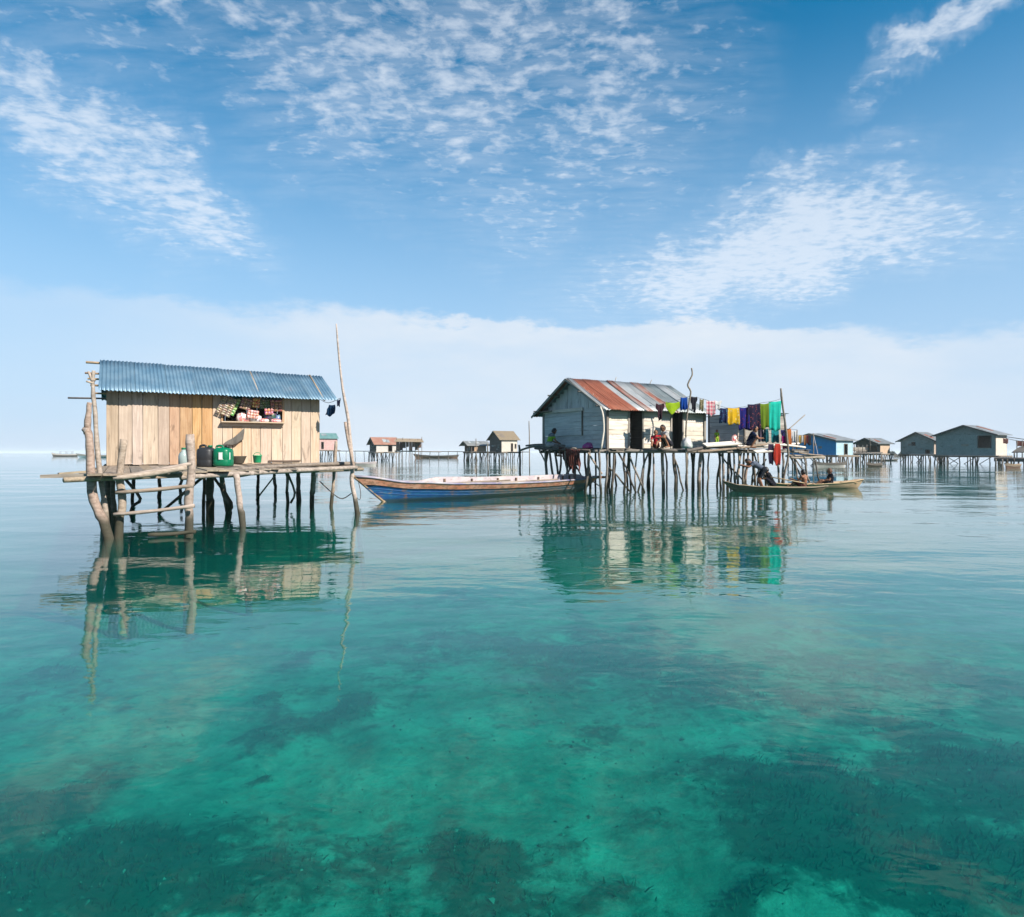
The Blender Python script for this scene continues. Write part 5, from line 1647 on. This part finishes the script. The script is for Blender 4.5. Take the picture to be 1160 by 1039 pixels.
# right hand green grey huts
hutR, HR, PR = far_hut('stilt_house', 1128, 58, 3.0, 7.4, 1.15, 2.75, 1.25, 'large green grey gabled house with a dark window, on stilts', M['pale'], M['greenwall'], M['farroof'], .5, U, openings=(('gable', .55, 2.1, 2.15, 3.75),), roof_over_front=.45, nst=6, porch=.5)
hutR2, _, PR2 = far_hut('stilt_house', 1058, 66, 2.6, 4.9, 1.30, 2.1, 1.15, 'smaller green grey gabled hut with a tiny square window, beside the large one', M['oldtan'], M['greenwall'], M['farroof'], .45, U, openings=(('gable', .6, 1.2, 1.40, 1.95), ('gable', 2.7, 3.2, 2.6, 3.1)), roof_over_front=.55, nst=5, porch=.5)
# blue house, dark open hut
far_hut('stilt_house', 947, 50, 3.2, 6.2, 1.25, 1.65, .75, 'bright blue board house with a thin grey roof behind the washing', M['palebluewall'], M['bluewall'], M['farroof'], .45, U, openings=(('front', 1.5, 2.1, 1.3, 2.5),), nst=5, porch=.5)
hd, HD, PD = far_hut('stilt_hut', 997, 68, 2.6, 3.9, 1.40, 1.5, .80, 'dark open sided hut with a sagging grey roof between the blue house and green huts', M['cream'], M['farwood'], M['farroof'], .9, U, openings=(('gable', .4, 3.4, 1.7, 2.6),), nst=5, porch=.4)
# far side huts
hutC, HC, PC = far_hut('stilt_hut', 568, 80, 3.35, 4.4, 1.65, 2.26, 1.48, 'far hut with pale board front and steep tan thatched roof', M['pale'], M['farwood'], M['thatch'], .5, U, openings=(('front', 2.0, 2.4, 1.7, 3.2), ('front', 2.8, 3.1, 2.3, 3.1)), nst=5, porch=.6)
hutA, HA, PA = far_hut('stilt_hut', 426, 84, 4.2, 3.7, 1.66, 1.5, 1.22, 'far hut with white front, grey gable and patched red roof', M['whitewall'], M['farwood'], M['redroof'], .5, U, openings=(('front', 2.4, 3.2, 1.75, 2.9),), nst=6, porch=.6)
far_hut('stilt_hut', 360, 90, 4.0, 3.3, 2.1, 2.4, .94, 'pink walled far hut with a teal roof beyond the shop hut', M['pinkwall'], M['pinkwall'], M['tealroof'], .2, U, nst=5, porch=.5, openings=(('front', .7, 1.2, 2.3, 3.7),))
hutB, HB, PB = far_hut('stilt_shed', 534, 82, 3.1, 2.8, 1.65, 1.22, .7, 'low far shed with an orange board wall and dark rounded roof', M['tan'], M['brown'], M['farroof'], 1.0, U, nst=5, porch=.6, openings=(('front', .05, .6, 1.75, 2.7),))


def drying_frame():
    z = 82
    p = at(463, 511, z)
    o = root('drying_frame', p, 'open far frame of sticks hung with brown bundles next to the red roofed hut', 'frame', None)
    for k in range(9):
        x = 449 + k * 3.6
        a = at(x, HOR + FPX / z, z); b = at(x + random.uniform(-1, 1), 499 + random.uniform(-4, 2), z)
        pole('stick', crooked(b, a, 2, .05) + [a + Vector((0, 0, -2))], .06, M[random.choice(['brown', 'farwood'])], o, .1, 6, 2)
    pole('rail', [at(447, 500, z), at(480, 501, z)], .05, M['farwood'], o)
    pole('rail', [at(447, 511, z), at(500, 512, z)], .10, M['farwood'], o)
    for k in range(8):
        x = 451 + k * 3.5
        cloth_obj('bundle', at(x - 1.6, 500.5, z - .1), at(x + 1.6, 500.5, z - .1), random.uniform(.9, 1.7), M[random.choice(['netbrown', 'brown', 'redroof'])], None, parent=o, amp=.08, rows=5, cols=6)
    v, f = prism([at(446.5, 500.5, z - 1), at(480, 501, z - 1), at(478, 497.5, z + 1), at(449, 497, z + 1)], Vector((0, 0, .06)))
    local_obj('roof', v, f, M['thatch'], o)


drying_frame()


def walkways():
    z = 66
    o = root('walkway', at(440, 512, z), 'long thin walkway joining the far huts', 'walkway')
    v, f = prism([at(368, 510.8, 89), at(600, 512.0, 79), at(600, 511.7, 81), at(368, 510.5, 91)], Vector((0, 0, -.10)))
    local_obj('deck', v, f, M['farwood'], o)
    for k in range(22):
        x = 371 + k * 10.5
        zz = 89 - (x - 368) / 232 * 10
        a = at(x, HOR + FPX / zz, zz); b = at(x + random.uniform(-.8, .8), 511, zz)
        pole('stilt', [b, a, a + Vector((0, 0, -2))], .055, M[random.choice(['farwood', 'midpost'])], o, .1, 6, 1)
    o = root('walkway', at(960, 513, 62), 'cluttered walkway between the blue house and the dark open hut', 'walkway')
    v, f = prism([at(936, 513.0, 54), at(1000, 512.5, 66), at(1000, 512.2, 67.5), at(936, 512.6, 55.5)], Vector((0, 0, -.14)))
    local_obj('deck', v, f, M['farwood'], o)
    for k in range(14):
        x = 938 + k * 4.6
        zz = 54 + (x - 936) / 64 * 12
        a = at(x, HOR + FPX / zz, zz); b = at(x + random.uniform(-.8, .8), 513, zz)
        pole('stilt', [b, a, a + Vector((0, 0, -2))], .07, M[random.choice(['farwood', 'midpost'])], o, .1, 6, 1)
    for k in range(9):
        x = 950 + k * 4.5
        pole('rail_stick', [at(x, 513, 60), at(x + random.uniform(-1, 1), random.uniform(496, 507), 60)], .04, M['farwood'], o, .1, 6, 1)
    plank('rail_board', at(947, 508.5, 59), at(980, 508, 62), .35, .05, Vector((0, -1, 0)), M['grey'], o)
    plank('rail_board', at(947, 511, 59), at(982, 510.5, 62), .25, .05, Vector((0, -1, 0)), M['farwood'], o)
    # right end of the large green house
    o = root('walkway', at(1145, 520, 50), 'broad dark platform with a line and shade at the end of the large green house', 'walkway')
    v, f = prism([at(1126, 519.0, 47), at(1200, 520.0, 44), at(1200, 518.8, 50), at(1126, 518, 53)], Vector((0, 0, -.35)))
    local_obj('deck', v, f, M['farwood'], o)
    for k in range(10):
        x = 1128 + k * 6.5
        zz = 46
        a = at(x, HOR + FPX / zz, zz); b = at(x + random.uniform(-1, 1), 520, zz)
        pole('stilt', crooked(b, a, 2, .05) + [a + Vector((0, 0, -2))], .08, M[random.choice(['farwood', 'darkpost'])], o, .1, 6, 2)
    pole('line', [at(1130, 493.5, 52), at(1148, 496, 50), at(1175, 500, 48)], .04, M['farwood'], o, 0, 5, 2)
    pole('line', [at(1130, 494, 52), at(1150, 499, 50), at(1175, 502, 48)], .03, M['farwood'], o, 0, 5, 2)
    for (x0, x1, yt, dr) in ((1136, 1142, 496.5, .55), (1151, 1160, 499, .6)):
        cloth_obj('rag', at(x0, yt, 50), at(x1, yt + .6, 50), dr, M['netbrown'], None, parent=o, amp=.06, rows=6, cols=8)
    v, f = prism([at(1146, 513, 49), at(1172, 513, 47), at(1168, 505.5, 50), at(1155, 507, 51)], Vector((0, 0, .08)))
    local_obj('shade_roof', v, f, M['farwood'], o)
    for x in (1149, 1169):
        pole('shade_post', [at(x, 511, 48.5), at(x, 519, 48.5)], .06, M['farwood'], o, .05, 6, 1)
    for x in (1152, 1158):
        pole('line_post', [at(x, 499, 50), at(x, 519, 50)], .05, M['farwood'], o, .05, 6, 1)


walkways()
# washing and two people by the blue house
for k, (x0, x1, c, lab) in enumerate(((901.5, 904.5, (.66, .60, .50), 'cream cloth on the far line at the blue house'), (905, 907.5, (.70, .45, .12), 'ochre cloth on the far line at the blue house'), (908, 910, (.70, .68, .66), 'white cloth on the far line at the blue house'),
                                      (910.5, 913, (.48, .20, .06), 'rusty orange cloth on the far line at the blue house'), (913.3, 915.6, (.14, .02, .03), 'dark maroon cloth on the far line at the blue house'), (915.8, 919, (.03, .03, .04), 'black cloth on the far line at the blue house'))):
    cloth_obj('laundry_cloth', at(x0, 493, 40), at(x1, 493, 40), random.uniform(.65, 1.0) if k < 5 else .9, cloth('far_wash_%d' % k, c), lab, 'laundry', 'washing on the line', amp=.03, folds=1, rows=6, cols=6)
fl = root('far_line', at(898, 493, 40), 'line with small washing in front of the blue house', 'clothesline')
pole('cord', [at(897, 492.5, 40), at(908, 493.2, 40), at(922, 492.5, 40)], .02, M['rope'], fl, 0, 5, 2)
for x in (898, 921.5):
    pole('stick', [at(x, 491, 40), at(x, 517, 40), at(x, 513 + 756 / 40 + 12, 40)], .05, M['farwood'], fl, .05, 6, 1)
pole('white_cord', [at(922, 494, 40), at(926.5, 515, 38)], .02, M['whitewall'], fl, 0, 5, 1)
for (px, z, hd_, c, lab) in ((949.5, 58, 140, (.05, .06, .09), 'person in dark clothes standing on the far walkway next to the blue house'), (956, 60, 200, (.25, .10, .08), 'person in brown clothes standing farther along the far walkway')):
    p = at(px, 512.4, z)
    person('stand', p, R(hd_), .95, lab, 'shirt', cloth('far_p_%d' % px, c, trans=.05), cloth('far_q_%d' % px, (.04, .04, .05), trans=.05), voxel=.025)

# low wooded islets on the horizon
for (px, w, hgt, z, lab) in ((1010.5, 9, 4.2, 330, 'small wooded islet on the horizon'), (1024, 11, 5.0, 300, 'wider wooded islet on the horizon beside the green huts')):
    c = at(px, 512.5, z); rad = w / FPX * z * S / 2
    V, F = [], []
    rn = random.Random(px)
    n = 900
    for k in range(n):
        a = rn.uniform(0, 6.28); q = math.sqrt(rn.random())
        hh = hgt / FPX * z * S * (1 - q ** 2.2) * rn.uniform(.2, 1.0)
        p = Vector((c.x + rad * q * math.cos(a), c.y + rad * q * math.sin(a), hh))
        e1 = Vector((rn.uniform(-1, 1), rn.uniform(-1, 1), rn.uniform(-1, 1))) * .55; e2 = Vector((rn.uniform(-1, 1), rn.uniform(-1, 1), rn.uniform(-1, 1))) * .55
        i = len(V); V += [p - e1, p + e1, p + e2]; F.append((i, i + 1, i + 2))
    o = root('islet', c, lab, 'islet')
    o['kind'] = 'structure'
    local_obj('woodland', V, F, M.setdefault('leaf', plain('islet_leaves', (.05, .08, .04), .8)), o)
    v, f = lathe([(rad * 1.05, -.4), (rad * .95, .3), (rad * .5, .9), (.3, 1.1)], 24)
    place('shore', mesh('shore', v, f, True), M['brown'], Matrix.Translation(Vector((c.x, c.y, 0))), o)
    M['leaf'] = M['leaf']


# weed growing on the dark patches of the sea floor
def weeds():
    rn = np.random.RandomState(5)
    N = 260000
    X = rn.uniform(-9, 10, N); Y = rn.uniform(1.6, 12.5, N)
    w = patch_weight(X, Y)
    keep = rn.rand(N) < np.clip(w * 1.0 - .34, 0, .5)
    X, Y, w = X[keep], Y[keep], w[keep]
    n = len(X)
    zb = -DEPTH + 0.12 * fbm(X, Y, 3, 4, 0.35) + 0.05 * fbm(X, Y, 11, 3, 2.0) + w * (0.10 + 0.10 * fbm(X, Y, 21, 3, 3.0)) - .03
    hgt = rn.uniform(.02, .085, n) * (.5 + w); an = rn.uniform(0, 6.28, n); wd = rn.uniform(.003, .009, n)
    lx = rn.normal(0, .04, n) + .02; ly = rn.normal(0, .04, n)
    a = np.stack([X - np.cos(an) * wd, Y - np.sin(an) * wd, zb], 1); b = np.stack([X + np.cos(an) * wd, Y + np.sin(an) * wd, zb], 1)
    m1 = np.stack([X + lx * .5 - np.cos(an) * wd, Y + ly * .5 - np.sin(an) * wd, zb + hgt * .6], 1); m2 = np.stack([X + lx * .5 + np.cos(an) * wd, Y + ly * .5 + np.sin(an) * wd, zb + hgt * .6], 1)
    t = np.stack([X + lx, Y + ly, zb + hgt], 1)
    V = np.stack([a, b, m2, m1, t], 1).reshape(-1, 3)
    i = np.arange(n) * 5
    F = [(k, k + 1, k + 2, k + 3) for k in i.tolist()] + [(k + 3, k + 2, k + 4) for k in i.tolist()]
    m, g = material('weed_leaf')
    out = g.n('ShaderNodeOutputMaterial')
    nn = g.noise(g.n('ShaderNodeNewGeometry').outputs['Position'], 3.0, 3)
    b_ = g.n('ShaderNodeBsdfPrincipled', i={'Base Color': g.mix(nn, (.010, .015, .006), (.040, .036, .015)), 'Roughness': .8})
    g.t.links.new(b_.outputs[0], out.inputs[0])
    tag(new_obj('seaweed', mesh('seaweed', V.tolist(), F), m), 'dark brown green weed growing in patches on the sea floor', 'seaweed', kind='stuff')


weeds()


def rubble():
    rn = np.random.RandomState(8)
    n = 5200
    X = rn.uniform(-8, 9, n); Y = 1.9 + rn.rand(n) ** 1.3 * 9
    w = patch_weight(X, Y)
    zb = -DEPTH + 0.12 * fbm(X, Y, 3, 4, 0.35) + 0.05 * fbm(X, Y, 11, 3, 2.0) + w * (0.10 + 0.10 * fbm(X, Y, 21, 3, 3.0))
    keep = fbm(X, Y, 77, 3, 0.8) > -.05
    X, Y, zb = X[keep], Y[keep], zb[keep]
    V, F = [], []
    D6 = np.array([(1, 0, 0), (0, 1, 0), (-1, 0, 0), (0, -1, 0), (0, 0, .7), (0, 0, -.5)])
    for k in range(len(X)):
        r = .007 + .024 * rn.rand() ** 3
        i = len(V)
        V += (D6 * r * rn.uniform(.6, 1.4, (6, 3)) + rn.normal(0, r * .25, (6, 3)) + (X[k], Y[k], zb[k])).tolist()
        for q in range(4):
            F += [(i + q, i + (q + 1) % 4, i + 4), (i + (q + 1) % 4, i + q, i + 5)]
    m, g = material('coral_rubble')
    out = g.n('ShaderNodeOutputMaterial')
    nn = g.noise(g.n('ShaderNodeNewGeometry').outputs['Position'], 7.0, 3, .7)
    b_ = g.n('ShaderNodeBsdfPrincipled', i={'Base Color': g.mix(g.ss(nn, .4, .6), (.025, .025, .017), (.17, .16, .13)), 'Roughness': .9})
    g.t.links.new(b_.outputs[0], out.inputs[0])
    tag(new_obj('rubble', mesh('rubble', V, F), m), 'small bits of coral rubble scattered over the sea floor', 'rubble', kind='stuff')


rubble()
build_haze()
